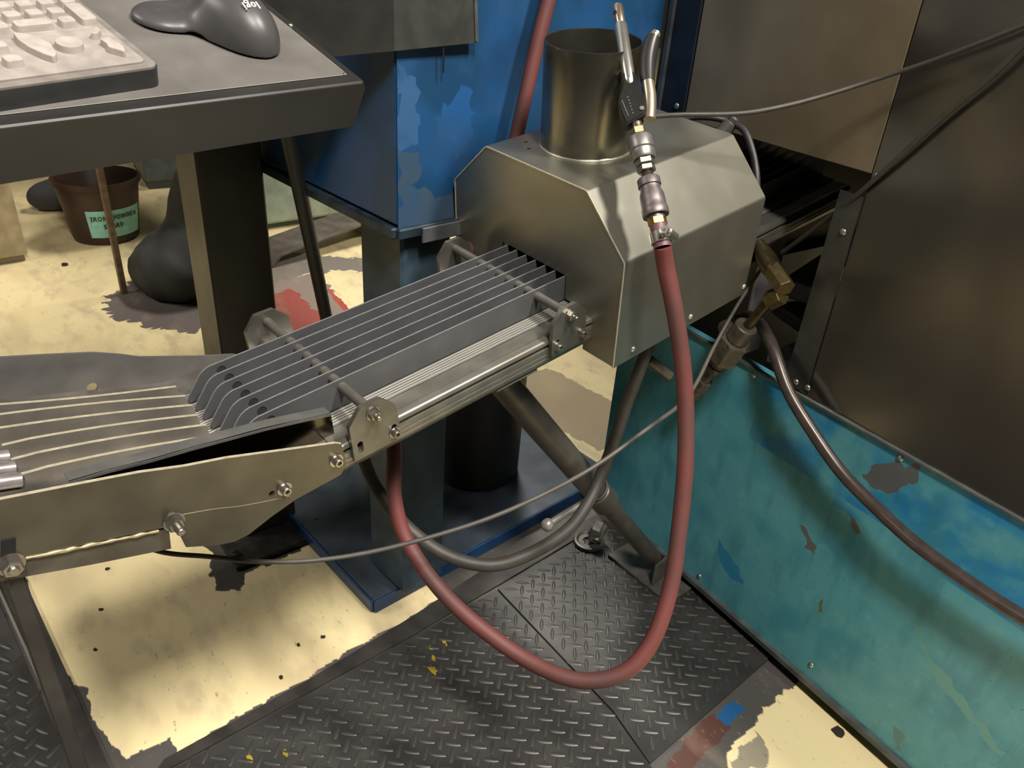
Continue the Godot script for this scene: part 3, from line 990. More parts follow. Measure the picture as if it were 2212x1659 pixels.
	part("guide_block", b, surf("pale_block", rgb(186, 166, 140), 0.6, 0.0, 0.2, 4.0), o)

func conv_frame() -> Transform3D:
	var s := Vector3(0.981, 0.127, -0.147)
	var t := Vector3(0.156, -0.066, 0.986)
	var u := t.cross(s).normalized()
	s = u.cross(t.normalized())
	return Transform3D(Basis(s.normalized(), u, t.normalized()), Vector3(0.246, 0.612, -0.563))

func build_conveyor() -> void:
	var base := Vector3(0.3, -0.095, -0.145)         # drawing units
	var xf := conv_frame()
	xf.origin += xf.basis * (base * U)
	var o := thing("conveyor", "narrow grey conveyor with seven tall lane dividers climbing into the stainless hood", "conveyor", xf)
	var pre := Transform3D(Basis(), -base * U)
	var new := func() -> MB: return mb(U, pre)
	var plate := surf("slat_grey", rgb(98, 98, 100), 0.46, 0.35, 0.10, 6.0)
	var brk := surf("bracket_steel", rgb(134, 130, 122), 0.40, 0.75, 0.15, 8.0)
	var alu := surf("aluminium", rgb(150, 146, 136), 0.34, 0.7, 0.2, 6.0)
	var bolt := surf("bolt_steel", rgb(178, 172, 162), 0.28, 0.9, 0.2, 20.0)
	var b: MB
	# lane dividers
	for i in 7:
		b = new.call()
		var t := -0.075 - 0.02333 * i
		var p := PackedVector2Array([Vector2(-0.158, -0.0315), Vector2(-0.158, -0.024), Vector2(-0.136, 0.003), Vector2(-0.131, 0.0075), Vector2(-0.125, 0.0105), Vector2(-0.119, 0.012), Vector2(1.22, 0.012), Vector2(1.22, -0.0315)])
		b.ext(p, t - 0.0012, t + 0.0012, Transform3D(), [circle(-0.105, -0.001, 0.0068, 18)])
		var dv := part("lane_divider", b, plate, o)
		b = new.call()
		cut_edge(b, p, 1, 6, t - 0.0007, t + 0.0007)
		part("bare_lit_edge", b, surf("divider_edge", rgb(150, 150, 149), 0.45, 0.3, 0.15, 30.0), dv)
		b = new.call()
		b.ext(circle(-0.105, -0.001, 0.0066, 18), t - 0.0007, t + 0.0004)  # dark disc paints the shade seen through the open hole
		part("hole_shade_disc", b, surf("hole_shade", rgb(40, 40, 42), 0.7), dv)
	# cross rods and their brackets
	for s in [0.0, 0.359]:
		b = new.call()
		b.cyl(Vector3(s, 0, -0.289), Vector3(s, 0, 0), 0.0072, 20, false, 0.0008)
		part("cross_rod", b, surf("rod_steel", rgb(118, 114, 108), 0.42, 0.4, 0.2, 10.0), o)
		for side in 2:
			b = new.call()
			var p := PackedVector2Array([Vector2(-0.035, -0.064), Vector2(-0.036, -0.006), Vector2(-0.017, 0.017), Vector2(0.013, 0.017), Vector2(0.035, -0.004), Vector2(0.038, -0.030), Vector2(0.038, -0.060), Vector2(0.034, -0.064)])
			var q := PackedVector2Array()
			for a in p:
				q.append(a + Vector2(s, 0))
			var z := 0.0 if side == 0 else -0.282
			b.ext(soften(q, 0.0015, 2), z - 0.007, z, Transform3D(), [slot(s - 0.024, -0.045, 0.0042, 0.0055), slot(s + 0.029, -0.045, 0.0042, 0.0055)])
			var k := part("end_bracket", b, brk, o)
			var dir := Vector3(0, 0, 1) if side == 0 else Vector3(0, 0, -1)
			var zo := 0.0 if side == 0 else -0.289
			b = new.call()
			hex_nut(b, Vector3(s, 0, zo), dir, 0.0082, 0.75)
			part("rod_nut", b, bolt, k)
			for e in ([[0.029, -0.049]] if s == 0.0 else [[-0.024, -0.047], [0.029, -0.045]]):
				b = new.call()
				cap_screw(b, Vector3(s + e[0], e[1], zo), dir, 0.0058)
				part("cap_screw", b, bolt, k)
	# belt with ribs
	b = new.call()
	b.box(Vector3(0.53, -0.040, -0.145), Vector3(1.40, 0.010, 0.19), 0.001)
	part("belt", b, surf("belt_grey", rgb(112, 112, 108), 0.5, 0.2, 0.3, 8.0), o)
	b = new.call()
	for i in 38:
		var t := -0.052 - 0.005 * i
		b.box(Vector3(0.53, -0.0343, t), Vector3(1.40, 0.0020, 0.0030), 0.0006)
	part("belt_rib", b, surf("rib_grey", rgb(136, 133, 126), 0.5, 0.3), o, "", "stuff")
	# side rails: one aluminium profile each side
	var prof := PackedVector2Array([Vector2(-0.048, -0.036), Vector2(-0.024, -0.036), Vector2(-0.0235, -0.0372), Vector2(-0.0225, -0.0372), Vector2(-0.022, -0.036), Vector2(-0.013, -0.036), Vector2(-0.009, -0.0385), Vector2(-0.0078, -0.043), Vector2(-0.013, -0.0435), Vector2(-0.013, -0.050), Vector2(-0.0075, -0.0505), Vector2(-0.0075, -0.0585), Vector2(-0.0088, -0.059), Vector2(-0.0088, -0.060), Vector2(-0.0075, -0.0605), Vector2(-0.0075, -0.067), Vector2(-0.0088, -0.0675), Vector2(-0.0088, -0.0685), Vector2(-0.0075, -0.069), Vector2(-0.0075, -0.078), Vector2(-0.012, -0.082), Vector2(-0.048, -0.082)])
	for side in 2:
		b = new.call()
		var q := PackedVector2Array()
		for a in prof:
			q.append(a if side == 0 else Vector2(-0.289 - a.x, a.y))
		b.ext(q, -0.055, 1.23, Transform3D(Basis(Vector3(0, 0, 1), Vector3(0, 1, 0), Vector3(1, 0, 0)), Vector3()), [], 50.0)
		part("side_rail", b, alu, o)
	b = new.call()
	b.box(Vector3(0.58, -0.062, -0.145), Vector3(1.28, 0.03, 0.19))
	part("under_bed", b, surf("under_bed", rgb(60, 58, 56), 0.6, 0.3), o)
	# mounting plate and bolts underneath, where the strut starts
	b = new.call()
	b.box(Vector3(0.262, -0.0845, -0.06), Vector3(0.085, 0.004, 0.10), 0.001)
	part("mounting_plate", b, brk, o)
	for s in [0.235, 0.292]:
		b = new.call()
		dome(b, Vector3(s, -0.0865, -0.02), Vector3(0, -1, 0), 0.008)
		part("plate_bolt", b, surf("rod_steel", rgb(118, 114, 108), 0.42, 0.4, 0.2, 10.0), o)

	# curved infeed end, on the left: outer guards, lane strips and their tray
	var guard := surf("guard_steel", rgb(112, 108, 98), 0.36, 0.8, 0.2, 4.0)
	var og := PackedVector2Array([Vector2(-0.43, 0.123), Vector2(-0.397, 0.112), Vector2(-0.338, 0.092), Vector2(-0.28, 0.072), Vector2(-0.235, 0.053), Vector2(-0.191, 0.038), Vector2(-0.132, 0.013), Vector2(-0.058, -0.018), Vector2(-0.050, -0.024), Vector2(-0.047, -0.060), Vector2(-0.058, -0.073), Vector2(-0.123, -0.074), Vector2(-0.160, -0.081), Vector2(-0.190, -0.0895), Vector2(-0.209, -0.0885), Vector2(-0.229, -0.080), Vector2(-0.262, -0.058), Vector2(-0.2645, -0.024), Vector2(-0.268, -0.017), Vector2(-0.4, 0.034), Vector2(-0.43, 0.046)])
	b = new.call()
	b.ext(og, -0.0035, 0.0, Transform3D(), [circle(-0.151, -0.045, 0.0042, 12)])
	var g := part("outer_guard", b, guard, o)
	b = new.call()
	cut_edge(b, og, 0, 8, -0.0035, 0.0)
	part("bare_lit_edge", b, surf("bare_lit_edge", rgb(214, 204, 178), 0.4, 0.35, 0.2, 30.0), g)
	for q in [[-0.061, -0.045], [-0.135, -0.047]]:
		b = new.call()
		cap_screw(b, Vector3(q[0], q[1], 0), Vector3(0, 0, 1), 0.0062)
		part("cap_screw", b, bolt, g)
	b = new.call()
	hex_nut(b, Vector3(-0.265, -0.012, 0.0), Vector3(0, 0, 1), 0.0098, 1.1)
	part("stud_nut", b, bolt, g)
	b = new.call()
	hex_nut(b, Vector3(-0.415, 0.036, 0.0), Vector3(0, 0, 1), 0.0105, 0.1)
	part("stud_nut", b, bolt, g)
	b = new.call()
	b.box(Vector3(-0.410, 0.055, 0.0006), Vector3(0.012, 0.022, 0.0012), 0.0, Basis(Vector3(0, 0, 1), -0.33))
	part("adjusting_slot", b, surf("slot_black", rgb(16, 16, 16), 0.8), g)
	b = new.call()
	b.tube([Vector3(-0.258, -0.0075, -0.0002), Vector3(-0.22, -0.024, -0.0002), Vector3(-0.185, -0.042, -0.0002), Vector3(-0.13, -0.064, -0.0002)], 0.0009, 8, 4)
	part("pressed_crease", b, surf("crease", rgb(150, 142, 118), 0.35, 0.7), g)
	# welded angle under the guard, with its weld bead
	b = new.call()
	b.ext(PackedVector2Array([Vector2(-0.43, 0.042), Vector2(-0.272, -0.021), Vector2(-0.277, -0.050), Vector2(-0.354, -0.016), Vector2(-0.43, 0.020)]), -0.006, -0.0012)
	part("welded_angle", b, surf("angle_steel", rgb(116, 110, 100), 0.45, 0.6, 0.3, 6.0), g)
	b = new.call()
	var bead := []
	var rng := RandomNumberGenerator.new()
	rng.seed = 4
	var rad := []
	for i in 22:
		var f := i / 21.0
		bead.append(Vector3(lerpf(-0.402, -0.283, f), lerpf(0.0335, -0.0145, f) + rng.randf_range(-0.0006, 0.0006), 0.0006))
		rad.append(rng.randf_range(0.0012, 0.0026))
	b.tube(bead, 0.002, 8, 2, true, rad)
	part("weld_bead", b, surf("weld", rgb(216, 200, 160), 0.3, 0.8, 0.2, 30.0), g)
	# far guard
	b = new.call()
	b.ext(PackedVector2Array([Vector2(-0.43, 0.125), Vector2(-0.332, 0.088), Vector2(-0.285, 0.070), Vector2(-0.235, 0.050), Vector2(-0.205, 0.033), Vector2(-0.184, 0.019), Vector2(-0.113, -0.013), Vector2(-0.060, -0.034), Vector2(-0.051, -0.040), Vector2(-0.049, -0.070), Vector2(-0.123, -0.074), Vector2(-0.209, -0.0885), Vector2(-0.43, 0.0)]), -0.289, -0.2855, Transform3D(), [circle(-0.252, 0.001, 0.0070, 18)])
	part("far_guard", b, surf("guard_dark", rgb(118, 115, 112), 0.45, 0.35, 0.2, 5.0), o)
	# inner bent bar along the near guard
	b = new.call()
	var bt := PackedVector2Array([Vector2(-0.338, 0.070), Vector2(-0.30, 0.0625), Vector2(-0.259, 0.052), Vector2(-0.215, 0.043), Vector2(-0.172, 0.033), Vector2(-0.128, 0.023), Vector2(-0.085, 0.011), Vector2(-0.040, -0.002)])
	var web := bt.duplicate()
	for q in [Vector2(-0.040, -0.047), Vector2(-0.10, -0.055), Vector2(-0.172, -0.02), Vector2(-0.259, 0.015), Vector2(-0.338, 0.052)]:
		web.append(q)
	b.ext(web, -0.0385, -0.0365)
	var bb := part("bent_bar", b, surf("bar_polished", rgb(92, 86, 76), 0.16, 1.0), o)
	b = new.call()
	var fl := bt.duplicate()
	for i in bt.size():
		fl.append(bt[bt.size() - 1 - i] - Vector2(0, 0.0035))
	b.ext(fl, -0.054, -0.0355)
	part("flange", b, surf("bar_satin", rgb(126, 124, 120), 0.45, 0.45, 0.25, 7.0), bb)
	# lane strips
	var bare := surf("bare_lit_edge", rgb(214, 204, 178), 0.4, 0.35, 0.2, 30.0)
	var strip := surf("strip_lane", rgb(152, 145, 134), 0.38, 0.45, 0.2, 6.0)
	var tops := [[-0.110, -0.371, 0.0495, -0.167, -0.0155], [-0.1333, -0.373, 0.0555, -0.167, -0.0125], [-0.1567, -0.374, 0.061, -0.168, -0.0105], [-0.180, -0.41, 0.079, -0.164, -0.0105], [-0.2033, -0.41, 0.083, -0.163, -0.0095], [-0.2267, -0.41, 0.087, -0.165, -0.0065]]
	for q in tops:
		b = new.call()
		var a := Vector2(q[1], q[2]); var c := Vector2(q[3], q[4])
		var p := PackedVector2Array()
		for i in 9:
			var f := i / 8.0
			p.append(a.lerp(c, f) + Vector2(0, 0.0035 * sin(f * PI) * (1.0 if q[0] > -0.22 else -1.0)))
		p[0] += Vector2(0, -0.002)
		p.append(c + Vector2(0.001, -0.022))
		p.append(a + Vector2(0.004, -0.036))
		b.ext(p, q[0] - 0.0019, q[0] + 0.0019)
		var ls := part("lane_strip", b, strip, o)
		b = new.call()
		cut_edge(b, p, 0, 8, q[0] - 0.0019, q[0] + 0.0019)
		part("bare_lit_edge", b, bare, ls)
	b = new.call()
	b.ext(PackedVector2Array([Vector2(-0.42, 0.058), Vector2(-0.165, -0.034), Vector2(-0.05, -0.038), Vector2(-0.05, -0.044), Vector2(-0.17, -0.044), Vector2(-0.42, 0.048)]), -0.2855, -0.0036)
	part("infeed_tray", b, surf("tray_steel", rgb(150, 144, 136), 0.34, 0.7, 0.35, 6.0), o)
	# small rollers between the strips at the far left
	for i in 3:
		b = new.call()
		var t := -0.098 - 0.0233 * i
		b.tube([Vector3(-0.43, 0.071, t), Vector3(-0.40, 0.0605, t), Vector3(-0.374, 0.050, t)], 0.0085, 12, 2)
		part("lane_rib", b, surf("pale_rib", rgb(176, 168, 166), 0.35, 0.5, 0.3, 12.0), o)
	# leg at the left end (world upright)
	var up := xf.basis.inverse() * Vector3.UP
	b = new.call()
	var lt := Vector3(-0.408, 0.03, -0.012)
	b.box(lt - up * 0.405 - Vector3(0.008, 0, 0), Vector3(0.018, 0.81, 0.010), 0.002, Basis(up.cross(Vector3(0, 0, 1)).normalized(), up, up.cross(Vector3(0, 0, 1)).normalized().cross(up)))
	part("end_leg", b, surf("bar_steel", rgb(72, 68, 65), 0.5, 0.3, 0.3, 5.0), o)
	# diagonal strut: telescoping tube from under the belt to its foot on the plate
	var inv := Transform3D(xf.basis.inverse(), Vector3())
	var w := mb(1.0, xf.affine_inverse())
	var st := surf("strut_grey", rgb(92, 86, 78), 0.45, 0.3, 0.3, 6.0)
	var A := Vector3(0.448, 0.555, -0.69); var B := Vector3(0.846, 0.045, -0.712)
	var mid := A.lerp(B, 0.62)
	w.cyl(A, mid, 0.0195, 28, false, 0.001)
	part("strut_tube", w, st, o)
	w = mb(1.0, xf.affine_inverse())
	w.cyl(mid - (B - A) * 0.06, B, 0.0155, 28, false, 0.001)
	part("inner_strut", w, st, o)
	w = mb(1.0, xf.affine_inverse())
	w.cyl(A.lerp(B, 0.56), A.lerp(B, 0.63), 0.0225, 28, false, 0.002)
	part("clamp_collar", w, st, o)
	w = mb(1.0, xf.affine_inverse())
	var hs := A.lerp(B, 0.58)
	var he := hs + Vector3(-0.105, -0.01, 0.012)
	w.cyl(hs, he, 0.0052, 14, false, 0.001)
	w.lathe([Vector2(0, -0.010), Vector2(0.005, -0.009), Vector2(0.009, -0.004), Vector2(0.010, 0.0), Vector2(0.009, 0.004), Vector2(0.005, 0.009), Vector2(0, 0.010)], 18, MB.along(he, he + Vector3.UP), false, 80.0)
	part("clamp_handle", w, surf("handle_grey", rgb(150, 144, 138), 0.4, 0.3, 0.3, 9.0), o)
	# foot: bent plate bolted to the floor plate
	w = mb(1.0, xf.affine_inverse())
	w.box(Vector3(0.845, 0.0085, -0.715), Vector3(0.062, 0.006, 0.15), 0.001, Basis(Vector3.UP, 0.1))
	w.box(Vector3(0.848, 0.033, -0.690), Vector3(0.05, 0.05, 0.005), 0.001, Basis(Vector3.UP, 0.25))
	part("foot_plate", w, surf("foot_steel", rgb(118, 112, 106), 0.45, 0.5, 0.3, 8.0), o)

func build_hood() -> void:
	var base := Vector3(0.6, -0.105, -0.155)
	var xf := conv_frame()
	xf.origin += xf.basis * (base * U)
	var o := thing("extraction_hood", "satin stainless extraction hood with sloping shoulders and an open round flue on top", "hood", xf)
	var pre := Transform3D(Basis(), -base * U)
	var new := func() -> MB: return mb(U, pre)
	var ss := surf("stainless_hood", rgb(166, 163, 150), 0.42, 0.92, 0.08, 3.0)
	var run := Basis(Vector3(0, 0, 1), Vector3(0, 1, 0), Vector3(1, 0, 0))
	var outline := PackedVector2Array([Vector2(0.047, -0.105), Vector2(0.047, 0.086), Vector2(-0.040, 0.172), Vector2(-0.270, 0.172), Vector2(-0.357, 0.086), Vector2(-0.357, -0.105)])
	# wrapper: outline with rounded folds and a thickness
	var outer := PackedVector2Array()
	var inner := PackedVector2Array()
	for i in 6:
		if i == 0 or i == 5:
			outer.append(outline[i])
			inner.append(outline[i] + Vector2(-0.0035 if i == 0 else 0.0035, 0))
			continue
		var a := outline[i - 1]; var bb := outline[i]; var c := outline[i + 1]
		for k in 6:
			var f := k / 5.0
			var s := bb + (a - bb).normalized() * 0.004; var e := bb + (c - bb).normalized() * 0.004
			var p := s.lerp(bb, f).lerp(bb.lerp(e, f), f)
			outer.append(p)
			inner.append(p + (Vector2(-0.155, 0.0) - p).normalized() * 0.004)
	inner.reverse()
	var ribbon := outer.duplicate()
	ribbon.append_array(inner)
	var b: MB = new.call()
	b.ext(ribbon, 0.42, 0.780, Transform3D(run, Vector3()))
	part("wrapper", b, ss, o)
	# end plates with the conveyor cut-out
	var face := PackedVector2Array([Vector2(-0.0235, -0.104), Vector2(0.0455, -0.104), Vector2(0.0455, 0.0855), Vector2(-0.0405, 0.1705), Vector2(-0.2695, 0.1705), Vector2(-0.3555, 0.0855), Vector2(-0.3555, -0.104), Vector2(-0.270, -0.104), Vector2(-0.270, -0.030), Vector2(-0.228, -0.028), Vector2(-0.228, 0.0145), Vector2(-0.0715, 0.0145), Vector2(-0.0715, -0.028), Vector2(-0.0235, -0.030)])
	for s in [0.4205, 0.7760]:
		b = new.call()
		b.ext(face, s, s + 0.0035, Transform3D(run, Vector3()))
		part("end_plate", b, ss, o)
	b = new.call()
	var rim := outer.duplicate()
	var ri := PackedVector2Array()
	for q in outer:
		ri.append(q + (Vector2(-0.155, 0.0) - q).normalized() * 0.0022)
	ri[0] = outer[0] + Vector2(-0.0022, 0)
	ri[ri.size() - 1] = outer[outer.size() - 1] + Vector2(0.0022, 0)
	ri.reverse()
	rim.append_array(ri)
	b.ext(rim, 0.4190, 0.4204, Transform3D(run, Vector3()))  # rim colour carries the edge highlight as well as cut metal
	part("bare_lit_edge", b, surf("hood_edge_glint", rgb(224, 216, 192), 0.4, 0.35, 0.15, 30.0), o)
	# flue with its weld
	b = new.call()
	var cx := Transform3D(Basis(), Vector3(0.551, 0.172, -0.169))
	b.lathe([Vector2(0.0755, 0.0), Vector2(0.0755, 0.1605), Vector2(0.0748, 0.1625), Vector2(0.0735, 0.1625), Vector2(0.0728, 0.1605), Vector2(0.0728, 0.0)], 72, cx)
	part("flue", b, surf("flue_steel", rgb(142, 139, 126), 0.27, 0.95, 0.2, 4.0), o)
	b = new.call()
	var ring := []
	var rng := RandomNumberGenerator.new()
	rng.seed = 9
	var rad := []
	for i in 73:
		var a := TAU * i / 72.0
		ring.append(Vector3(0.551 + cos(a) * 0.0765, 0.1725 + rng.randf_range(0.0, 0.0008), -0.169 + sin(a) * 0.0765))
		rad.append(rng.randf_range(0.0017, 0.0028))
	rad[72] = rad[0]
	b.tube(ring, 0.0022, 8, 1, false, rad)
	part("weld_bead", b, surf("weld_pale", rgb(214, 206, 190), 0.35, 0.8, 0.2, 30.0), o)
	var scr := surf("screw_bright", rgb(216, 210, 196), 0.3, 0.8)
	for s in [0.465, 0.616, 0.774]:
		b = new.call()
		dome(b, Vector3(s, -0.088, 0.047), Vector3(0, 0, 1), 0.0052)
		part("screw", b, scr, o)
	for q in [[0.445, -0.215], [0.462, -0.240]]:
		b = new.call()
		b.lathe([Vector2(0, 0.0004), Vector2(0.003, 0.0004), Vector2(0.0036, 0.0)], 12, Transform3D(Basis(), Vector3(q[0] + 0.02, 0.172, q[1])))
		part("plugged_hole", b, surf("slot_black", rgb(16, 16, 16), 0.8), o)

func desk_frame() -> Transform3D:
	var y := Vector3(0.019, 0.957, 0.29).normalized()
	var x := Vector3(0.982, 0.038, -0.187)
	x = (x - y * x.dot(y)).normalized()
	return Transform3D(Basis(x, y, x.cross(y)), Vector3(0.3255, 0.8689, -0.7356))

func build_desk() -> void:
	# the node stands at the foot of the post
	var foot := Vector3(0.292, 0, -1.205)
	var o := thing("terminal_desk", "dark grey steel terminal desk with a tilted top on a square post", "desk", Transform3D(Basis(), foot))
	var inv := Transform3D(Basis(), -foot)
	var df := desk_frame()
	var dark := surf("desk_steel", rgb(52, 50, 48), 0.42, 0.2, 0.12, 5.0)
	var b := mb(0.93, inv * df)
	# top tray: rounded upper edge, apron with a trimmed corner (profile in x, y)
	var prof := PackedVector2Array([Vector2(-0.95, 0.0), Vector2(-0.004, 0.0), Vector2(-0.001, -0.001), Vector2(0.0, -0.004), Vector2(-0.009, -0.044), Vector2(-0.013, -0.049), Vector2(-0.95, -0.049)])
	b.ext(prof, -0.62, -0.0035)
	b.ext(PackedVector2Array([Vector2(-0.95, -0.0015), Vector2(-0.005, -0.0015), Vector2(-0.001, -0.006), Vector2(-0.010, -0.045), Vector2(-0.014, -0.048), Vector2(-0.95, -0.048)]), -0.0035, 0.0)
	b.ext(PackedVector2Array([Vector2(-0.0035, 0.0), Vector2(0.0, -0.0035), Vector2(-0.0035, -0.0036)]), -0.95, -0.004, Transform3D(Basis(Vector3(0, 0, 1), Vector3(0, 1, 0), Vector3(-1, 0, 0)), Vector3(-0.954, 0, 0)) * Transform3D(Basis(), Vector3(0, 0, 0)))
	part("desk_top", b, dark, o)
	b = mb(0.93, inv * df)
	b.ext(rrect(-0.94, -0.61, -0.0125, -0.0185, 0.008), 0.0, 0.0009, Transform3D(Basis(Vector3(1, 0, 0), Vector3(0, 0, 1), Vector3(0, 1, 0)), Vector3()))
	part("desk_mat", b, surf("desk_mat", rgb(124, 119, 115), 0.45, 0.1, 0.2, 4.0), o)
	# worn bright line round the mat
	b = mb(0.93, inv * df)
	var line := []
	for p in [Vector2(-0.6, -0.0182), Vector2(-0.3, -0.0180), Vector2(-0.1, -0.0182), Vector2(-0.0195, -0.0182), Vector2(-0.0142, -0.0205), Vector2(-0.0122, -0.0260), Vector2(-0.0122, -0.08), Vector2(-0.0122, -0.2), Vector2(-0.0122, -0.59)]:
		line.append(Vector3(p.x, 0.0006, p.y))
	b.tube(line, 0.00035, 6, 3)
	part("mat_edge", b, surf("mat_edge", rgb(150, 147, 140), 0.5, 0.1), o)
	b = mb(0.93, inv * df)
	b.lathe([Vector2(0.0022, 0.0), Vector2(0.0016, 0.0008), Vector2(0, 0.001)], 12, Transform3D(Basis(), Vector3(-0.0055, 0.0, -0.138)))
	part("screw", b, surf("screw_bright", rgb(216, 210, 196), 0.3, 0.8), o)
	# post, tilt bracket, foot
	var yaw := Basis(Vector3.UP, 0.07)
	var black := surf("post_black", rgb(44, 41, 37), 0.42, 0.3, 0.3, 4.0)
	b = mb(1.0, inv)
	b.box(Vector3(0.292, 0.456, -1.205), Vector3(0.096, 0.892, 0.10), 0.003, yaw)
	part("post", b, black, o)
	b = mb(1.0, inv)
	b.box(Vector3(0.20, 0.90, -1.19), Vector3(0.20, 0.05, 0.06), 0.003)
	b.box(Vector3(0.13, 0.922, -1.17), Vector3(0.10, 0.05, 0.12), 0.003, Basis(Vector3.RIGHT, 0.3))
	part("tilt_bracket", b, black, o)
	b = mb(1.0, inv)
	b.box(Vector3(0.300, 0.005, -1.20), Vector3(0.20, 0.010, 0.22), 0.002, yaw)
	var bp := part("base_plate", b, surf("base_dirty", rgb(70, 66, 60), 0.5, 0.4, 0.4, 8.0), o)
	for q in [[0.370, -1.125], [0.215, -1.115], [0.385, -1.285], [0.225, -1.28]]:
		b = mb(1.0, inv)
		hex_nut(b, Vector3(q[0], 0.010, q[1]), Vector3.UP, 0.0085, 0.5)
		part("anchor_bolt", b, surf("anchor", rgb(60, 56, 52), 0.5, 0.5), bp)

func kb_frame() -> Transform3D:
	var df := desk_frame()
	return df * Transform3D(Basis(Vector3(0.996, 0, -0.087), Vector3(0, 1, 0), Vector3(0.087, 0, 0.996)), Vector3(-0.197, 0.001, -0.034) * 0.93)

# a key: rounded block narrowing to its top
func key_block(b: MB, p: PackedVector2Array, h: float, shrink: float, dish := 0.0) -> void:
	var c := Vector2()
	for q in p:
		c += q
	c /= p.size()
	var m := p.size()
	var lev := [[0.0, 0.0], [h * 0.82, shrink * 0.7], [h * 0.95, shrink], [h, shrink + 0.0007]]
	var rows := []
	for l in lev:
		var row := []
		for q in p:
			var d := q - c
			row.append(Vector3((c + d * (1.0 - l[1] / d.length())).x, l[0], (c + d * (1.0 - l[1] / d.length())).y))
		rows.append(row)
	for j in lev.size() - 1:
		for i in m:
			var i1 := (i + 1) % m
			var hint := Vector3(p[i].x + p[i1].x - 2 * c.x, 0, p[i].y + p[i1].y - 2 * c.y).normalized() + Vector3(0, 0.3 * j, 0)
			b.quad(rows[j][i], rows[j][i1], rows[j + 1][i1], rows[j + 1][i], hint)
	for i in m:
		b.flat(rows[-1][i], rows[-1][(i + 1) % m], Vector3(c.x, h - dish, c.y), Vector3.UP)

func build_keyboard() -> void:
	var kf := kb_frame()
	var o := thing("keyboard", "dusty grey industrial keyboard with deep rubber keys lying on the tilted desk", "keyboard", kf)
	var flat_ := Transform3D(Basis(Vector3(1, 0, 0), Vector3(0, 0, 1), Vector3(0, 1, 0)), Vector3())
	var b := mb(0.93)
	b.ext(rrect(-0.46, -0.155, 0.0, 0.0, 0.010, 8), 0.0, 0.0165, flat_)
	part("case", b, surf("case_dark", rgb(56, 56, 58), 0.45, 0.1, 0.15, 10.0), o)
	b = mb(0.93)
	b.ext(rrect(-0.459, -0.154, -0.001, -0.001, 0.0095, 8), 0.0165, 0.0182, flat_)
	part("case_rim", b, surf("case_top", rgb(150, 142, 136), 0.5, 0.15, 0.2, 10.0), o)
	b = mb(0.93)
	b.ext(rrect(-0.452, -0.147, -0.009, -0.009, 0.006, 6), 0.0182, 0.0200, flat_)
	part("key_mat", b, surf("key_mat", rgb(170, 160, 154), 0.55, 0.0, 0.2, 10.0), o)
	var rub := surf("key_rubber", rgb(182, 172, 164), 0.55, 0.0, 0.12, 20.0)
	var top := 0.0200
	# number pad and the keys left of it
	for j in 4:
		for i in 22:
			var x := -0.0182 - 0.0187 * i
			var z := -0.0895 - 0.0192 * j
			var p: PackedVector2Array
			if j == 0 and (i == 2 or i == 3):
				if i == 3:
					continue
				p = rrect(-0.0815, -0.0958, -0.0500, -0.0832, 0.003, 3)
			elif i == 0:
				if j == 0:
					p = rrect(-0.0255, -0.1212, -0.0110, -0.0845, 0.003, 3)
				elif j == 1:
					continue
				elif j == 2:
					p = rrect(-0.0255, z - 0.0065, -0.0110, z + 0.0065, 0.003, 3)
				else:
					continue
			else:
				if z < -0.142:
					continue
				p = rrect(x - 0.0073, z - 0.0063, x + 0.0073, z + 0.0063, 0.003, 3)
			b = mb(0.93, Transform3D(Basis(), Vector3(0, top * 0.93, 0)))
			key_block(b, p, 0.0062, 0.0012)
			part("key", b, rub, o)
	# keys in front: left block, and the pointer keys
	for i in 14:
		var x := -0.108 - 0.0187 * i
		for z in [-0.0565, -0.031]:
			if z > -0.05 and i > 0 and i % 5 == 3:
				continue
			b = mb(0.93, Transform3D(Basis(), Vector3(0, top * 0.93, 0)))
			key_block(b, rrect(x - 0.0073, z - 0.0060, x + 0.0073, z + 0.0060, 0.003, 3), 0.0062, 0.0012)
			part("key", b, rub, o)
	b = mb(0.93, Transform3D(Basis(), Vector3(0, top * 0.93, 0)))
	key_block(b, circle(-0.0555, -0.0475, 0.0112, 28), 0.0062, 0.0008, 0.0012)
	part("pointer_button", b, rub, o)
	for l in [
		[Vector2(-0.0885, -0.0760), Vector2(-0.0780, -0.0700), Vector2(-0.0690, -0.0500), Vector2(-0.0735, -0.0300), Vector2(-0.0785, -0.0240), Vector2(-0.0835, -0.0310), Vector2(-0.0895, -0.0480), Vector2(-0.0905, -0.0620)],
		[Vector2(-0.0320, -0.0590), Vector2(-0.0205, -0.0715), Vector2(-0.0185, -0.0640), Vector2(-0.0270, -0.0560)],
		[Vector2(-0.0300, -0.0485), Vector2(-0.0205, -0.0500), Vector2(-0.0165, -0.0300), Vector2(-0.0215, -0.0180), Vector2(-0.0310, -0.0310), Vector2(-0.0285, -0.0390)],
	]:
		b = mb(0.93, Transform3D(Basis(), Vector3(0, top * 0.93, 0)))
		key_block(b, soften(PackedVector2Array(l), 0.003, 3), 0.0058, 0.0009)
		part("pointer_key", b, rub, o)

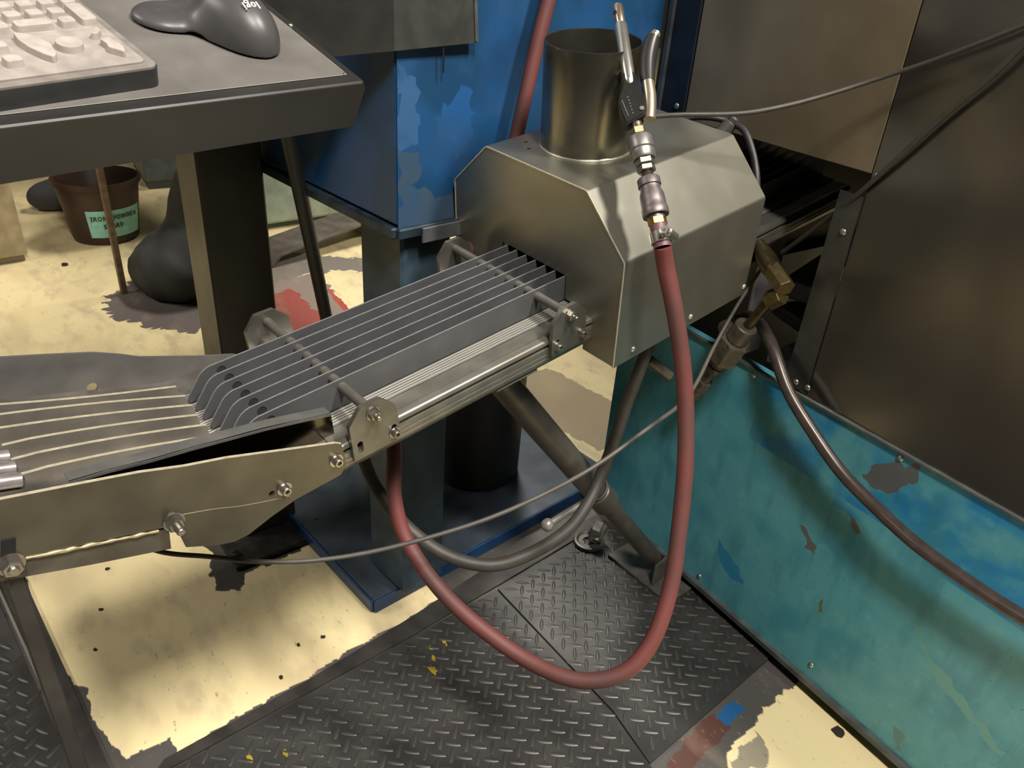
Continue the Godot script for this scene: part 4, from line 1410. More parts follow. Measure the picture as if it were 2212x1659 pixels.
func build_mouse() -> void:
	var df := desk_frame()
	var o := thing("mouse", "black contoured computer mouse with a thumb rest on the desk beside the keyboard", "mouse", df * Transform3D(Basis(), Vector3(-0.086, 0.0012, -0.125) * 0.93))
	# local: x right, y up, z towards the front edge of the desk (palm end)
	var f := func(p: Vector3) -> float:
		var q := Vector3(p.x - 0.10 * (p.z + 0.01), p.y, p.z)
		var body := ell(q, Vector3(0.004, 0.004, 0.0), Vector3(0.0330, 0.0420, 0.0600))
		var hump := ell(q, Vector3(0.002, 0.010, 0.006), Vector3(0.0300, 0.0350, 0.0500))
		var wing := ell(q, Vector3(-0.043, 0.003, -0.036), Vector3(0.0340, 0.0125, 0.0320))
		var d := smin(smin(body, hump, 0.01), wing, 0.020)
		var dip := ell(q, Vector3(-0.046, 0.034, -0.040), Vector3(0.028, 0.022, 0.034))
		d = -smin(-d, dip, 0.008)
		var arch := ell(q, Vector3(-0.036, -0.004, 0.002), Vector3(0.012, 0.0075, 0.014))
		d = -smin(-d, arch, 0.003)
		return maxf(d, 0.0009 - p.y)
	var b := mb(0.93)
	nets(b, f, Vector3(-0.095, -0.006, -0.075), Vector3(0.052, 0.056, 0.072), 0.0022)
	part("shell", b, surf("mouse_black", rgb(78, 76, 76), 0.42, 0.0, 0.12, 12.0), o)
	b = mb(0.93)
	b.ext(circle(0.0, 0.0, 0.0078, 20), 0.0, 0.004, Transform3D(Basis(Vector3(0, 1, 0), Vector3(0, 0, 1), Vector3(1, 0, 0)), Vector3(-0.002, 0.0425, -0.040)))
	part("scroll_wheel", b, surf("black_wire", rgb(24, 24, 24), 0.5), o)
	# printed word on the hump, reading from the far side of the desk
	var y := Vector3(0.10, 0.86, 0.40).normalized()
	var z := y
	var x := Vector3(-0.92, 0.05, 0.15)
	x = (x - z * x.dot(z)).normalized()
	var at := Vector3(0.006, 0.0, 0.0345)
	var top := 0.06
	while top > 0.0 and f.call(Vector3(at.x, top, at.z)) > 0.0:
		top -= 0.0003
	text("printed_word", "logi", 0.0100, 0.0006, surf("print_white", rgb(220, 218, 214), 0.5), o, Transform3D(Basis(x, z.cross(x), z), Vector3(at.x, top + 0.0004, at.z) * 0.93))

func build_hoses() -> void:
	var red := StandardMaterial3D.new()
	red.albedo_texture = tile("hose_tint", 77, 0.006, rgb(70, 50, 47), rgb(118, 52, 49), 4)
	red.uv1_triplanar = true
	red.uv1_scale = Vector3.ONE * 2.5
	red.roughness = 0.62
	var b := mb()
	var A := Vector3(0.546, 0.742, -0.528)
	b.tube([A, Vector3(0.554, 0.717, -0.525), Vector3(0.564, 0.661, -0.506), Vector3(0.572, 0.587, -0.484), Vector3(0.565, 0.514, -0.458), Vector3(0.550, 0.445, -0.435), Vector3(0.532, 0.388, -0.415), Vector3(0.504, 0.338, -0.399), Vector3(0.474, 0.305, -0.397), Vector3(0.445, 0.287, -0.411), Vector3(0.416, 0.278, -0.440), Vector3(0.387, 0.280, -0.491), Vector3(0.353, 0.304, -0.552), Vector3(0.333, 0.329, -0.606), Vector3(0.322, 0.363, -0.652), Vector3(0.322, 0.403, -0.680), Vector3(0.331, 0.443, -0.700), Vector3(0.351, 0.478, -0.740), Vector3(0.385, 0.500, -0.790), Vector3(0.43, 0.54, -0.830), Vector3(0.49, 0.61, -0.835), Vector3(0.55, 0.70, -0.835), Vector3(0.57, 0.752, -0.84), Vector3(0.585, 0.81, -0.845), Vector3(0.604, 0.885, -0.85), Vector3(0.625, 0.957, -0.855), Vector3(0.65, 1.06, -0.86), Vector3(0.68, 1.25, -0.87), Vector3(0.7, 1.7, -0.9), Vector3(0.7, 2.6, -0.9), Vector3(0.7, 4.0, -0.9)], 0.0092, 18, 8)
	single("red_air_hose", b, red, "faded red rubber air hose hanging in a loop below the blow gun", "hose")
	b = mb()
	b.tube([Vector3(0.707, 0.60, -0.70), Vector3(0.690, 0.578, -0.655), Vector3(0.662, 0.556, -0.635), Vector3(0.656, 0.510, -0.640), Vector3(0.654, 0.455, -0.650), Vector3(0.650, 0.405, -0.655), Vector3(0.640, 0.355, -0.658), Vector3(0.608, 0.315, -0.645), Vector3(0.555, 0.296, -0.625), Vector3(0.485, 0.292, -0.615), Vector3(0.428, 0.293, -0.622), Vector3(0.382, 0.305, -0.654), Vector3(0.351, 0.328, -0.700), Vector3(0.334, 0.357, -0.745), Vector3(0.328, 0.384, -0.775), Vector3(0.328, 0.42, -0.795), Vector3(0.34, 0.48, -0.81), Vector3(0.37, 0.535, -0.80)], 0.0088, 16, 8)
	single("grey_cable", b, surf("cable_grey", rgb(66, 62, 57), 0.6, 0.05, 0.2, 14.0), "thick grey cable sagging under the conveyor and tied to the diagonal strut", "cable")
	b = mb()
	b.tube([Vector3(0.025, 0.445, -0.717), Vector3(0.060, 0.429, -0.686), Vector3(0.102, 0.420, -0.665), Vector3(0.147, 0.412, -0.641), Vector3(0.198, 0.410, -0.617), Vector3(0.253, 0.414, -0.596), Vector3(0.314, 0.426, -0.574), Vector3(0.378, 0.442, -0.554), Vector3(0.441, 0.463, -0.539), Vector3(0.501, 0.488, -0.528), Vector3(0.578, 0.512, -0.532), Vector3(0.657, 0.508, -0.559), Vector3(0.707, 0.512, -0.583), Vector3(0.775, 0.535, -0.621), Vector3(0.838, 0.574, -0.647), Vector3(0.892, 0.612, -0.663)], 0.0026, 10, 8)
	single("thin_grey_cable", b, surf("cable_pale", rgb(84, 79, 74), 0.5, 0.0, 0.15, 14.0), "thin light grey cable running from below the infeed guard to the hood", "cable")
	b = mb()
	b.tube([Vector3(0.945, 0.50, -0.72), Vector3(0.905, 0.530, -0.665), Vector3(0.872, 0.526, -0.605), Vector3(0.856, 0.480, -0.546), Vector3(0.855, 0.441, -0.488), Vector3(0.855, 0.412, -0.435), Vector3(0.855, 0.395, -0.380), Vector3(0.850, 0.385, -0.318), Vector3(0.850, 0.380, -0.259), Vector3(0.850, 0.379, -0.209), Vector3(0.850, 0.382, -0.160), Vector3(0.850, 0.389, -0.097), Vector3(0.850, 0.41, 0.05), Vector3(0.86, 0.44, 0.3), Vector3(0.87, 0.42, 0.6)], 0.0088, 18, 8)
	single("brown_cable", b, surf("cable_brown", rgb(84, 72, 67), 0.32, 0.15, 0.25, 14.0), "shiny grey-brown cable hanging across the front of the teal machine base", "cable")
	b = mb()
	b.tube([Vector3(0.585, 0.834, -0.632), Vector3(0.603, 0.841, -0.634), Vector3(0.647, 0.842, -0.632), Vector3(0.719, 0.844, -0.610), Vector3(0.773, 0.853, -0.593), Vector3(0.820, 0.869, -0.570), Vector3(0.850, 0.888, -0.540), Vector3(0.864, 0.911, -0.497), Vector3(0.866, 0.934, -0.454), Vector3(0.867, 0.956, -0.415), Vector3(0.868, 0.978, -0.377), Vector3(0.868, 1.01, -0.32), Vector3(0.868, 1.1, -0.2)], 0.0026, 10, 8)
	single("upper_wire", b, surf("cable_grey", rgb(66, 62, 57), 0.6, 0.05, 0.2, 14.0), "thin grey wire rising from the blow gun across the stainless panel", "wire")
	b = mb()
	b.tube([Vector3(0.905, 0.640, -0.645), Vector3(0.893, 0.694, -0.595), Vector3(0.880, 0.755, -0.542), Vector3(0.875, 0.802, -0.507), Vector3(0.872, 0.862, -0.465), Vector3(0.870, 0.903, -0.433), Vector3(0.870, 0.940, -0.410), Vector3(0.870, 0.985, -0.382), Vector3(0.870, 1.1, -0.31)], 0.0032, 10, 8)
	single("slanting_wire", b, surf("cable_grey", rgb(66, 62, 57), 0.6, 0.05, 0.2, 14.0), "straight grey wire slanting from the conveyor opening up to the right edge", "wire")
	# tie where the grey cable crosses the strut
	b = mb()
	var ring := []
	var sd := Vector3(0.846 - 0.448, 0.045 - 0.555, -0.022).normalized()
	var o1 := sd.cross(Vector3(0, 0, 1)).normalized()
	for i in 25:
		var a := TAU * i / 24.0
		ring.append(Vector3(0.667, 0.275, -0.688) + o1 * 0.0215 * cos(a) + Vector3(0, 0, 0.0215) * sin(a) + Vector3(0, 0, -0.014))
	b.tube(ring, 0.0014, 8, 1, false)
	single("cable_tie", b, surf("tie_grey", rgb(70, 67, 64), 0.5), "narrow cable tie holding the thick grey cable to the strut", "cable tie")

func build_blow_gun() -> void:
	# axis of the couplings, from the hose clamp upwards to the gun
	var c0 := Vector3(0.546, 0.744, -0.529)
	var c1 := Vector3(0.569, 0.839, -0.614)
	var ax := (c1 - c0).normalized()
	var L := c0.distance_to(c1)
	var o := thing("air_blow_gun", "chromed air blow gun with steel couplings standing at the end of the red hose", "blow gun", Transform3D(Basis(), c0))
	var inv := Transform3D(Basis(), -c0)
	var x := MB.along(c0, c1)
	var chrome := surf("chrome", rgb(216, 212, 204), 0.28, 0.9, 0.10, 25.0)
	var steel := surf("coupling_steel", rgb(150, 147, 143), 0.42, 0.7, 0.2, 25.0)
	var dull := surf("coupling_dull", rgb(128, 118, 118), 0.5, 0.6, 0.3, 25.0)
	var brass := surf("brass", rgb(190, 150, 84), 0.35, 0.85, 0.3, 25.0)
	var b := mb(1.0, inv)
	var p := func(r: float, h: float) -> Vector2: return Vector2(r, h * L)
	# hose clamp band with its screw
	b.lathe([p.call(0.0093, 0.0), p.call(0.0108, 0.005), p.call(0.0108, 0.085), p.call(0.0093, 0.09)], 28, x)
	var cd := ax.cross(Vector3(0.4, 0.2, 0.9)).normalized()
	var fr := cd.cross(ax).normalized()
	if fr.dot(Vector3(-0.5, 0.2, 0.8)) < 0.0:
		fr = -fr
	var cc := c0 + ax * (0.045 * L) + fr * 0.0112
	b.cyl(cc - cd * 0.011, cc + cd * 0.011, 0.0046, 14, false, 0.0008)
	b.cyl(cc - cd * 0.019, cc + cd * 0.017, 0.0022, 10, false, 0.0005)
	b.cyl(cc - cd * 0.019, cc - cd * 0.0155, 0.0042, 6, true)
	part("hose_clamp", b, chrome, o)
	b = mb(1.0, inv)
	b.lathe([p.call(0.0086, -0.04), p.call(0.0088, 0.15), p.call(0.0, 0.15)], 24, x)
	part("hose_end", b, surf("hose_end", rgb(96, 62, 66), 0.5), o)
	b = mb(1.0, inv)
	b.lathe([p.call(0.0090, 0.145), p.call(0.0098, 0.15), p.call(0.0098, 0.20), p.call(0.0085, 0.205)], 6, x, true)
	part("brass_nut", b, brass, o)
	b = mb(1.0, inv)
	b.lathe([p.call(0.0088, 0.20), p.call(0.0092, 0.225), p.call(0.0132, 0.225), p.call(0.0136, 0.235), p.call(0.0136, 0.285), p.call(0.0128, 0.295), p.call(0.0128, 0.34), p.call(0.0124, 0.40), p.call(0.0105, 0.44), p.call(0.0103, 0.47), p.call(0.0118, 0.475), p.call(0.0118, 0.53), p.call(0.0108, 0.54), p.call(0.0, 0.54)], 32, x)
	part("quick_coupling", b, dull, o)
	b = mb(1.0, inv)
	b.lathe([p.call(0.0062, 0.53), p.call(0.0066, 0.545), p.call(0.006, 0.555), p.call(0.0066, 0.565), p.call(0.006, 0.575), p.call(0.0066, 0.585), p.call(0.006, 0.6)], 16, x)
	part("thread", b, surf("thread_dark", rgb(92, 84, 72), 0.4, 0.8), o)
	for q in [[0.595, 0.645, 0.0098], [0.65, 0.705, 0.0104]]:
		b = mb(1.0, inv)
		b.lathe([p.call(0.0, q[0]), p.call(q[2] * 0.92, q[0]), p.call(q[2], q[0] + 0.008), p.call(q[2], q[1] - 0.008), p.call(q[2] * 0.92, q[1]), p.call(0.0, q[1])], 6, x, true)
		part("hex_collar", b, surf("hex_bright", rgb(190, 182, 160), 0.28, 0.9, 0.2, 25.0), o)
	b = mb(1.0, inv)
	b.lathe([p.call(0.0, 0.70), p.call(0.0115, 0.70), p.call(0.0126, 0.715), p.call(0.0126, 0.775), p.call(0.0119, 0.78), p.call(0.0130, 0.79), p.call(0.0130, 0.88), p.call(0.0118, 0.895), p.call(0.0062, 0.895), p.call(0.0062, 0.92)], 32, x)
	part("socket_sleeve", b, steel, o)
	b = mb(1.0, inv)
	b.lathe([p.call(0.0, 0.91), p.call(0.0088, 0.915), p.call(0.0088, 0.965), p.call(0.0, 0.965)], 6, x, true)
	part("nipple_hex", b, surf("nipple", rgb(178, 160, 126), 0.3, 0.85, 0.2, 25.0), o)
	b = mb(1.0, inv)
	b.lathe([p.call(0.0058, 0.96), p.call(0.0062, 0.975), p.call(0.0057, 0.985), p.call(0.0062, 1.0), p.call(0.0058, 1.02)], 14, x)
	part("nipple_thread", b, surf("thread_dark", rgb(92, 84, 72), 0.4, 0.8), o)
	# gun body: cast profile drawn in its own plane (X across, Y up the gun)
	var gy := (Vector3(0.605, 0.937, -0.712) - Vector3(0.569, 0.838, -0.613)).normalized()
	var toward := Vector3(-0.502, 0.1, 0.70)
	var gz := (toward - gy * toward.dot(gy)).normalized()
	var gx := gy.cross(gz).normalized()
	var gf := Transform3D(Basis(gx, gy, gz), Vector3(0.569, 0.838, -0.613))
	b = mb(1.0, inv * gf)
	var body := PackedVector2Array([Vector2(-0.0115, 0.0), Vector2(0.0110, 0.0085), Vector2(0.0125, 0.024), Vector2(0.0105, 0.040), Vector2(0.0078, 0.052), Vector2(0.0070, 0.062), Vector2(-0.0070, 0.062), Vector2(-0.0080, 0.046), Vector2(-0.0125, 0.036), Vector2(-0.0155, 0.026), Vector2(-0.0145, 0.014)])
	b.ext(soften(body, 0.003, 3), -0.0062, 0.0062)
	var inset: Array = Geometry2D.offset_polygon(soften(body, 0.003, 3), -0.0016)
	b.ext(inset[0], 0.0062, 0.0076)
	b.ext(inset[0], -0.0076, -0.0062)
	part("gun_body", b, surf("gun_dark", rgb(46, 45, 42), 0.34, 0.5, 0.2, 25.0), o)
	b = mb(1.0, inv * gf)
	for i in 6:
		b.box(Vector3(-0.0045 + 0.0004 * i, 0.012 + 0.0038 * (5 - i) , 0.0078), Vector3(0.0012, 0.0016, 0.0006), 0.0002)
	b.box(Vector3(-0.0092, 0.019, 0.0077), Vector3(0.0008, 0.020, 0.0006), 0.0002, Basis(Vector3(0, 0, 1), 0.18))
	part("cast_marks", b, chrome, o, "", "stuff")
	b = mb(1.0, inv * gf)
	b.cyl(Vector3(0.0072, 0.0150, -0.009), Vector3(0.0072, 0.0150, 0.009), 0.0026, 14, false, 0.0005)
	part("pivot_pin", b, chrome, o)
	b = mb(1.0, inv * gf)
	b.lathe([Vector2(0.0030, 0.044), Vector2(0.0064, 0.048), Vector2(0.0068, 0.054), Vector2(0.0070, 0.122), Vector2(0.0062, 0.124), Vector2(0.0048, 0.124)], 28, Transform3D(Basis(Vector3(0, 0, 1), -0.03), Vector3(-0.001, 0, 0.002)))
	part("barrel", b, chrome, o)
	b = mb(1.0, inv * gf)
	b.lathe([Vector2(0.0050, 0.123), Vector2(0.0056, 0.125), Vector2(0.0056, 0.146), Vector2(0.0048, 0.148), Vector2(0.0, 0.148)], 28, Transform3D(Basis(Vector3(0, 0, 1), -0.03), Vector3(-0.001, 0, 0.002)))
	part("nozzle", b, surf("nozzle_warm", rgb(216, 196, 176), 0.25, 0.9, 0.1, 25.0), o)
	b = mb(1.0, inv * gf)
	b.lathe([Vector2(0.0024, 0.0), Vector2(0.0024, 0.0006), Vector2(0.0, 0.0006)], 16, MB.along(Vector3(-0.001, 0.137, 0.0060), Vector3(-0.0035, 0.137, 0.0100)))
	part("side_port", b, surf("slot_black", rgb(16, 16, 16), 0.8), o)
	# lever behind the body: flat bent strap with a black grip sleeve
	var lever := [Vector3(0.0135, 0.006, -0.001), Vector3(0.0165, 0.020, -0.001), Vector3(0.0185, 0.034, -0.001), Vector3(0.0195, 0.050, -0.001), Vector3(0.0220, 0.068, -0.001), Vector3(0.0265, 0.085, -0.001), Vector3(0.0330, 0.100, -0.001), Vector3(0.0385, 0.107, -0.001)]
	b = mb(1.0, inv * gf)
	b.tube(lever, 0.0064, 16, 6, true, [0.0066, 0.0068, 0.0070, 0.0066, 0.006, 0.0058, 0.0058, 0.005])
	var lv := part("lever", b, surf("lever_nickel", rgb(206, 192, 168), 0.32, 0.85, 0.15, 25.0), o)
	b = mb(1.0, inv * gf)
	b.tube(MB.spline(lever, 6).slice(18, 38), 0.0082, 18, 1, true, [0.0072, 0.0082, 0.0084, 0.0084, 0.0086, 0.0084, 0.0074])
	part("grip_sleeve", b, surf("grip_black", rgb(40, 38, 37), 0.35), lv)

func build_fittings() -> void:
	# brass elbow, pipe and valve in front of the teal base
	var o := thing("air_valve", "dull brass elbow and grey valve block plumbed beside the hood", "valve", Transform3D(Basis(), Vector3(0.84, 0.48, -0.655)))
	var inv := Transform3D(Basis(), Vector3(-0.84, -0.48, 0.655))
	var brass := surf("brass_old", rgb(98, 86, 58), 0.42, 0.7, 0.4, 25.0)
	var grey := surf("valve_grey", rgb(112, 104, 92), 0.5, 0.4, 0.4, 20.0)
	var b := mb(1.0, inv)
	b.tube([Vector3(0.868, 0.655, -0.660), Vector3(0.862, 0.643, -0.640), Vector3(0.850, 0.632, -0.612)], 0.009, 18, 6, true, [0.007, 0.009, 0.012, 0.0135, 0.0135, 0.012])
	part("fitting_body", b, brass, o)
	b = mb(1.0, inv)
	b.cyl(Vector3(0.852, 0.634, -0.616), Vector3(0.840, 0.622, -0.580), 0.0135, 6, true, 0.001)
	b.cyl(Vector3(0.842, 0.612, -0.584), Vector3(0.840, 0.596, -0.601), 0.0132, 6, true, 0.001)
	part("elbow_nut", b, surf("brass_worn", rgb(128, 112, 76), 0.4, 0.75, 0.3, 25.0), o)
	b = mb(1.0, inv)
	b.cyl(Vector3(0.840, 0.604, -0.596), Vector3(0.840, 0.540, -0.629), 0.0072, 16)
	part("pipe", b, brass, o)
	b = mb(1.0, inv)
	var d := Vector3(0, -0.90, -0.40).normalized()
	var v0 := Vector3(0.840, 0.549, -0.626)
	b.cyl(v0, v0 + d * 0.030, 0.0165, 24, false, 0.002)
	b.cyl(v0 + d * 0.030, v0 + d * 0.075, 0.0235, 6, true, 0.002)
	b.cyl(v0 + d * 0.075, v0 + d * 0.086, 0.015, 24, false, 0.001)
	b.cyl(v0 + d * 0.088, v0 + d * 0.099, 0.0140, 24, false, 0.001)
	b.cyl(v0 + d * 0.085, v0 + d * 0.125, 0.0080, 18)
	b.cyl(v0 + d * 0.125, v0 + d * 0.145, 0.0125, 6, true, 0.001)
	b.cyl(v0 + d * 0.144, v0 + d * 0.168, 0.0105, 18, false, 0.001)
	part("valve_block", b, grey, o)
	b = mb(1.0, inv)
	b.cyl(Vector3(0.842, 0.512, -0.645), Vector3(0.876, 0.512, -0.690), 0.012, 20, false, 0.002)
	part("branch_port", b, grey, o)
	# small elbow and cable behind the hood's right end
	o = thing("sensor_fitting", "small grey cylindrical sensor with a bent cable behind the hood", "sensor", Transform3D(Basis(), Vector3(0.789, 0.79, -0.70)))
	inv = Transform3D(Basis(), -Vector3(0.789, 0.79, -0.70))
	b = mb(1.0, inv)
	b.cyl(Vector3(0.780, 0.775, -0.705), Vector3(0.803, 0.812, -0.694), 0.0095, 20, false, 0.0015)
	part("sensor_body", b, surf("sensor_grey", rgb(86, 80, 74), 0.5, 0.3, 0.3, 20.0), o)
	b = mb(1.0, inv)
	b.cyl(Vector3(0.801, 0.808, -0.695), Vector3(0.806, 0.819, -0.691), 0.0072, 16, false, 0.002)
	part("cap", b, surf("cap_dark", rgb(50, 47, 44), 0.5), o)
	var black := surf("cable_black", rgb(34, 32, 31), 0.5)
	b = mb(1.0, inv)
	b.tube([Vector3(0.755, 0.792, -0.755), Vector3(0.764, 0.806, -0.744), Vector3(0.776, 0.813, -0.730), Vector3(0.790, 0.815, -0.712), Vector3(0.802, 0.813, -0.697)], 0.0040, 12, 6)
	part("upper_cable", b, black, o)
	b = mb(1.0, inv)
	b.tube([Vector3(0.804, 0.812, -0.692), Vector3(0.806, 0.806, -0.672), Vector3(0.802, 0.786, -0.650), Vector3(0.796, 0.764, -0.632), Vector3(0.792, 0.744, -0.622)], 0.0045, 12, 6)
	part("lower_cable", b, black, o)
	# coupling that shows left of the valve under the hood
	o = thing("small_nozzle", "thin grey nozzle sticking out below the hood behind the red hose", "nozzle", Transform3D(Basis(), Vector3(0.75, 0.47, -0.70)))
	b = mb(1.0, Transform3D(Basis(), -Vector3(0.75, 0.47, -0.70)))
	b.cyl(Vector3(0.70, 0.518, -0.735), Vector3(0.742, 0.478, -0.705), 0.0045, 14)
	b.cyl(Vector3(0.740, 0.480, -0.706), Vector3(0.775, 0.450, -0.690), 0.0085, 18, false, 0.002)
	part("nozzle_body", b, surf("valve_grey", rgb(112, 104, 92), 0.5, 0.4, 0.4, 20.0), o)
	# clamp with a ring by the strut's foot
	o = thing("caster", "small caster wheel lying on the tread plate beside the strut foot", "caster", Transform3D(Basis(), Vector3(0.80, 0.005, -0.835)))
	b = mb()
	b.lathe([Vector2(0.012, 0.0), Vector2(0.028, 0.0), Vector2(0.030, 0.003), Vector2(0.028, 0.007), Vector2(0.024, 0.008), Vector2(0.020, 0.004), Vector2(0.012, 0.004)], 32)
	part("ring", b, surf("foot_steel", rgb(118, 112, 106), 0.45, 0.5, 0.3, 8.0), o)
	b = mb()
	b.box(Vector3(0.012, 0.024, 0.004), Vector3(0.028, 0.040, 0.022), 0.004, Basis(Vector3(0.2, 1, 0).normalized(), 0.6))
	b.cyl(Vector3(0.004, 0.012, 0.014), Vector3(0.03, 0.034, 0.004), 0.009, 14, false, 0.002)
	part("fork", b, surf("fork_steel", rgb(132, 126, 118), 0.45, 0.5, 0.4, 12.0), o)

func build_background() -> void:
	# brown bucket with a printed label under the desk
	var at := Vector3(0.303, 0, -2.93)
	var o := thing("bucket", "brown bucket with a pale green label on the yellow floor under the desk", "bucket", Transform3D(Basis(), at))
	var b := mb()
	b.lathe([Vector2(0, 0.002), Vector2(0.098, 0.0), Vector2(0.104, 0.006), Vector2(0.130, 0.192), Vector2(0.137, 0.194), Vector2(0.138, 0.210), Vector2(0.130, 0.212), Vector2(0.126, 0.206), Vector2(0.101, 0.012), Vector2(0, 0.012)], 48)
	part("pail", b, surf("bucket_brown", rgb(70, 46, 36), 0.55, 0.0, 0.3, 6.0), o)
	b = mb()
	var pts := []
	for j in 5:
		for i in 13:
			var a := lerpf(0.50, 2.12, i / 12.0)
			var y := lerpf(0.125, 0.030, j / 4.0)
			var r := lerpf(0.1035, 0.130, y / 0.192) + 0.0012
			pts.append(Vector3(cos(a) * r, y, sin(a) * r))
	b.grid(pts, 13, 5, Vector3.ZERO)
	var lab := part("paper_label", b, surf("label_green", rgb(156, 220, 206), 0.6, 0.0, 0.2, 8.0), o)
	var ink := surf("ink", rgb(40, 52, 50), 0.7)
	for q in [["IRON", 1.80, 0.098], ["POWDER", 1.10, 0.100], ["SCRAP", 1.45, 0.070]]:
		var a: float = q[1]
		var r := lerpf(0.1035, 0.130, q[2] / 0.192) + 0.0022
		var n := Vector3(cos(a), 0.0, sin(a))
		text("printed_word", q[0], 0.021, 0.0008, ink, lab, Transform3D(Basis(Vector3.UP.cross(n), Vector3.UP, n), Vector3(n.x * r, q[2], n.z * r)))
	b = mb()
	var bail := []
	for i in 13:
		var a := PI * i / 12.0
		bail.append(Vector3(cos(a) * 0.139, 0.19 - sin(a) * 0.03, -sin(a) * 0.150))
	b.tube(bail, 0.003, 8, 3)
	part("bail_handle", b, surf("bail", rgb(100, 86, 70), 0.5, 0.4), o)
	# dark bag sagging beside the bucket
	var f := func(p: Vector3) -> float:
		var d := smin(ell(p, Vector3(0.07, 0.15, 0), Vector3(0.06, 0.20, 0.09)), ell(p, Vector3(0.0, 0.07, 0.05), Vector3(0.13, 0.10, 0.16)), 0.09)
		d += 0.004 * sin(p.x * 70.0 + p.y * 14.0) * sin(p.z * 40.0 + p.y * 12.0)
		return maxf(d, 0.002 - p.y)
	b = mb()
	nets(b, f, Vector3(-0.22, -0.012, -0.18), Vector3(0.2, 0.42, 0.27), 0.014)
	single("black_bag", b, surf("bag_black", rgb(40, 41, 38), 0.75), "slumped black plastic bag on the floor between bucket and desk post", "bag", "", Transform3D(Basis(), Vector3(0.415, 0.0, -2.42)))
	# black lump behind the bucket's left side
	var f2 := func(p: Vector3) -> float:
		return maxf(smin(ell(p, Vector3(0, 0.05, 0), Vector3(0.10, 0.06, 0.06)), ell(p, Vector3(0.07, 0.09, 0.01), Vector3(0.07, 0.09, 0.06)), 0.03), 0.002 - p.y)
	b = mb()
	nets(b, f2, Vector3(-0.13, -0.012, -0.1), Vector3(0.17, 0.2, 0.1), 0.012)
	single("dark_rag", b, surf("rag_dark", rgb(58, 58, 60), 0.8), "dark crumpled rag on the floor just behind the left of the bucket", "rag", "", Transform3D(Basis(), Vector3(0.20, 0.0, -3.30)))
	# thin brown stand leg in front of the bucket
	b = mb()
	b.box(Vector3(0, 0.30, 0), Vector3(0.018, 0.60, 0.012), 0.002)
	b.box(Vector3(-0.10, 0.56, 0), Vector3(0.24, 0.016, 0.014), 0.002, Basis(Vector3(0, 0, 1), -0.5))
	single("stand_leg", b, surf("stand_brown", rgb(122, 100, 74), 0.5, 0.2, 0.3, 8.0), "thin brown upright leg in front of the bucket's label", "stand leg", "", Transform3D(Basis(Vector3.UP, 0.3), Vector3(0.262, 0.0, -2.40)))
	# beige box at the left edge
	o = thing("beige_box", "pale beige metal locker base at the left edge under the desk", "locker", Transform3D(Basis(Vector3.UP, 0.12), Vector3(-0.20, 0.0, -2.95)))
	b = mb()
	b.box(Vector3(0, 0.55, 0), Vector3(0.46, 1.06, 0.40), 0.006)
	part("locker_body", b, surf("beige", rgb(196, 180, 146), 0.5, 0.0, 0.25, 3.0), o)
	b = mb()
	b.box(Vector3(0, 0.01, 0), Vector3(0.44, 0.02, 0.38))
	part("locker_base", b, surf("beige_dark", rgb(120, 108, 84), 0.6), o)
	# teal cabinet standing far behind on the right of the bucket
	o = thing("far_cabinet", "grey and teal cabinet standing far behind the bucket", "cabinet", Transform3D(Basis(Vector3.UP, -0.03), Vector3(0.79, 0.0, -3.62)))
	b = mb()
	b.box(Vector3(0, 0.53, 0), Vector3(0.50, 1.0, 0.40), 0.006)
	part("cabinet_body", b, surf("far_grey", rgb(104, 112, 108), 0.5, 0.1, 0.3, 3.0), o)
	b = mb()
	b.box(Vector3(0.02, 0.60, 0.203), Vector3(0.38, 0.80, 0.006), 0.002)
	part("cabinet_door", b, surf("far_teal", rgb(80, 140, 148), 0.45, 0.0, 0.3, 3.0), o)
	b = mb()
	b.box(Vector3(0, 0.016, 0), Vector3(0.48, 0.032, 0.38))
	part("plinth", b, surf("far_leg", rgb(60, 62, 60), 0.5), o)
	# greenish machine side far behind under the blue cabinet
	o = thing("green_machine", "pale green machine side far behind below the blue cabinet", "machine", Transform3D(Basis(Vector3.UP, 0.06), Vector3(1.40, 0.0, -3.06)))
	b = mb()
	b.box(Vector3(0, 0.62, 0), Vector3(1.3, 1.2, 0.5), 0.01)
	part("machine_side", b, surf("pale_green", rgb(190, 205, 186), 0.4, 0.0, 0.3, 2.0), o)
	b = mb()
	b.box(Vector3(0, 0.01, 0), Vector3(1.26, 0.02, 0.46))
	part("machine_foot", b, surf("far_leg", rgb(60, 62, 60), 0.5), o)
	# bent grey sheet on the floor
	o = thing("bent_sheet", "bent grey sheet of metal lying on the floor below the blue cabinet", "metal sheet", Transform3D(Basis(Vector3.UP, 0.25), Vector3(0.955, 0.0, -2.56)))
	b = mb()
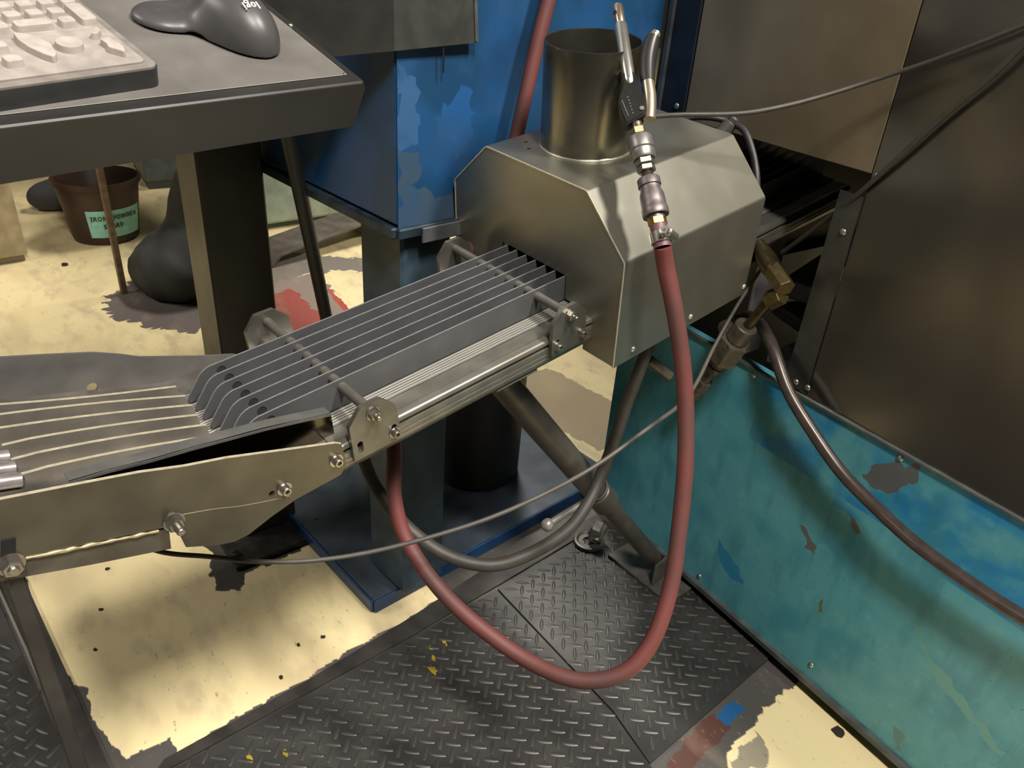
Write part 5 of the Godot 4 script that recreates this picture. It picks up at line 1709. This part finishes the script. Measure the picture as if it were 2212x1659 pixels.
	b.ext(PackedVector2Array([Vector2(-0.26, 0.002), Vector2(-0.23, 0.030), Vector2(0.10, 0.066), Vector2(0.145, 0.060), Vector2(0.160, 0.018), Vector2(0.19, 0.002), Vector2(0.194, 0.006), Vector2(0.166, 0.022), Vector2(0.15, 0.066), Vector2(0.10, 0.072), Vector2(-0.235, 0.035), Vector2(-0.266, 0.004)]), -0.08, 0.08)
	part("sheet", b, surf("sheet_grey", rgb(120, 110, 102), 0.45, 0.3, 0.35, 5.0), o)
	# leaning black pole
	b = mb()
	b.cyl(Vector3(0.3145, 0.86, -0.985), Vector3(0.530, 0.002, -1.318), 0.0105, 20, false, 0.002)
	single("leaning_pole", b, surf("pole_black", rgb(44, 42, 40), 0.4, 0.2), "slim black pole leaning upright between the desk post and the blue cabinet", "pole")

func build_debris() -> void:
	var m := surf("chip_black", rgb(40, 36, 34), 0.7)
	var rng := RandomNumberGenerator.new()
	rng.seed = 12
	var says := ["small black metal chip nearest the infeed guard on the yellow floor", "small black metal chip in the left middle of the yellow floor", "black metal chip near the right tip of the yellow floor", "tiny black chip close to the edging strip's torn edge", "tiny black chip lowest along the edging strip", "black chip on the yellow floor just below the welded angle", "dark chip on the floor left of the bucket", "black wedge-shaped chip lying beside the teal machine base"]
	var i := 0
	for q in [Vector2(-0.007, -1.104), Vector2(-0.028, -1.021), Vector2(0.283, -0.871), Vector2(0.243, -0.875), Vector2(0.199, -0.828), Vector2(0.019, -1.198), Vector2(0.141, -2.699), Vector2(0.872, -0.318)]:
		var b := mb()
		var p := PackedVector2Array()
		var r := 0.0042 if i < 6 else 0.011
		for k in 6:
			var a := TAU * k / 6.0
			p.append(Vector2(cos(a), sin(a)) * r * rng.randf_range(0.5, 1.1))
		b.ext(p, 0.0, r * 0.5, Transform3D(Basis(Vector3(1, 0, 0), Vector3(0, 0, 1), Vector3(0, 1, 0)), Vector3()))
		single("metal_chip", b, m, says[i], "chip", "black chips on the floor", Transform3D(Basis(), Vector3(q.x, 0.0003, q.y)))
		i += 1
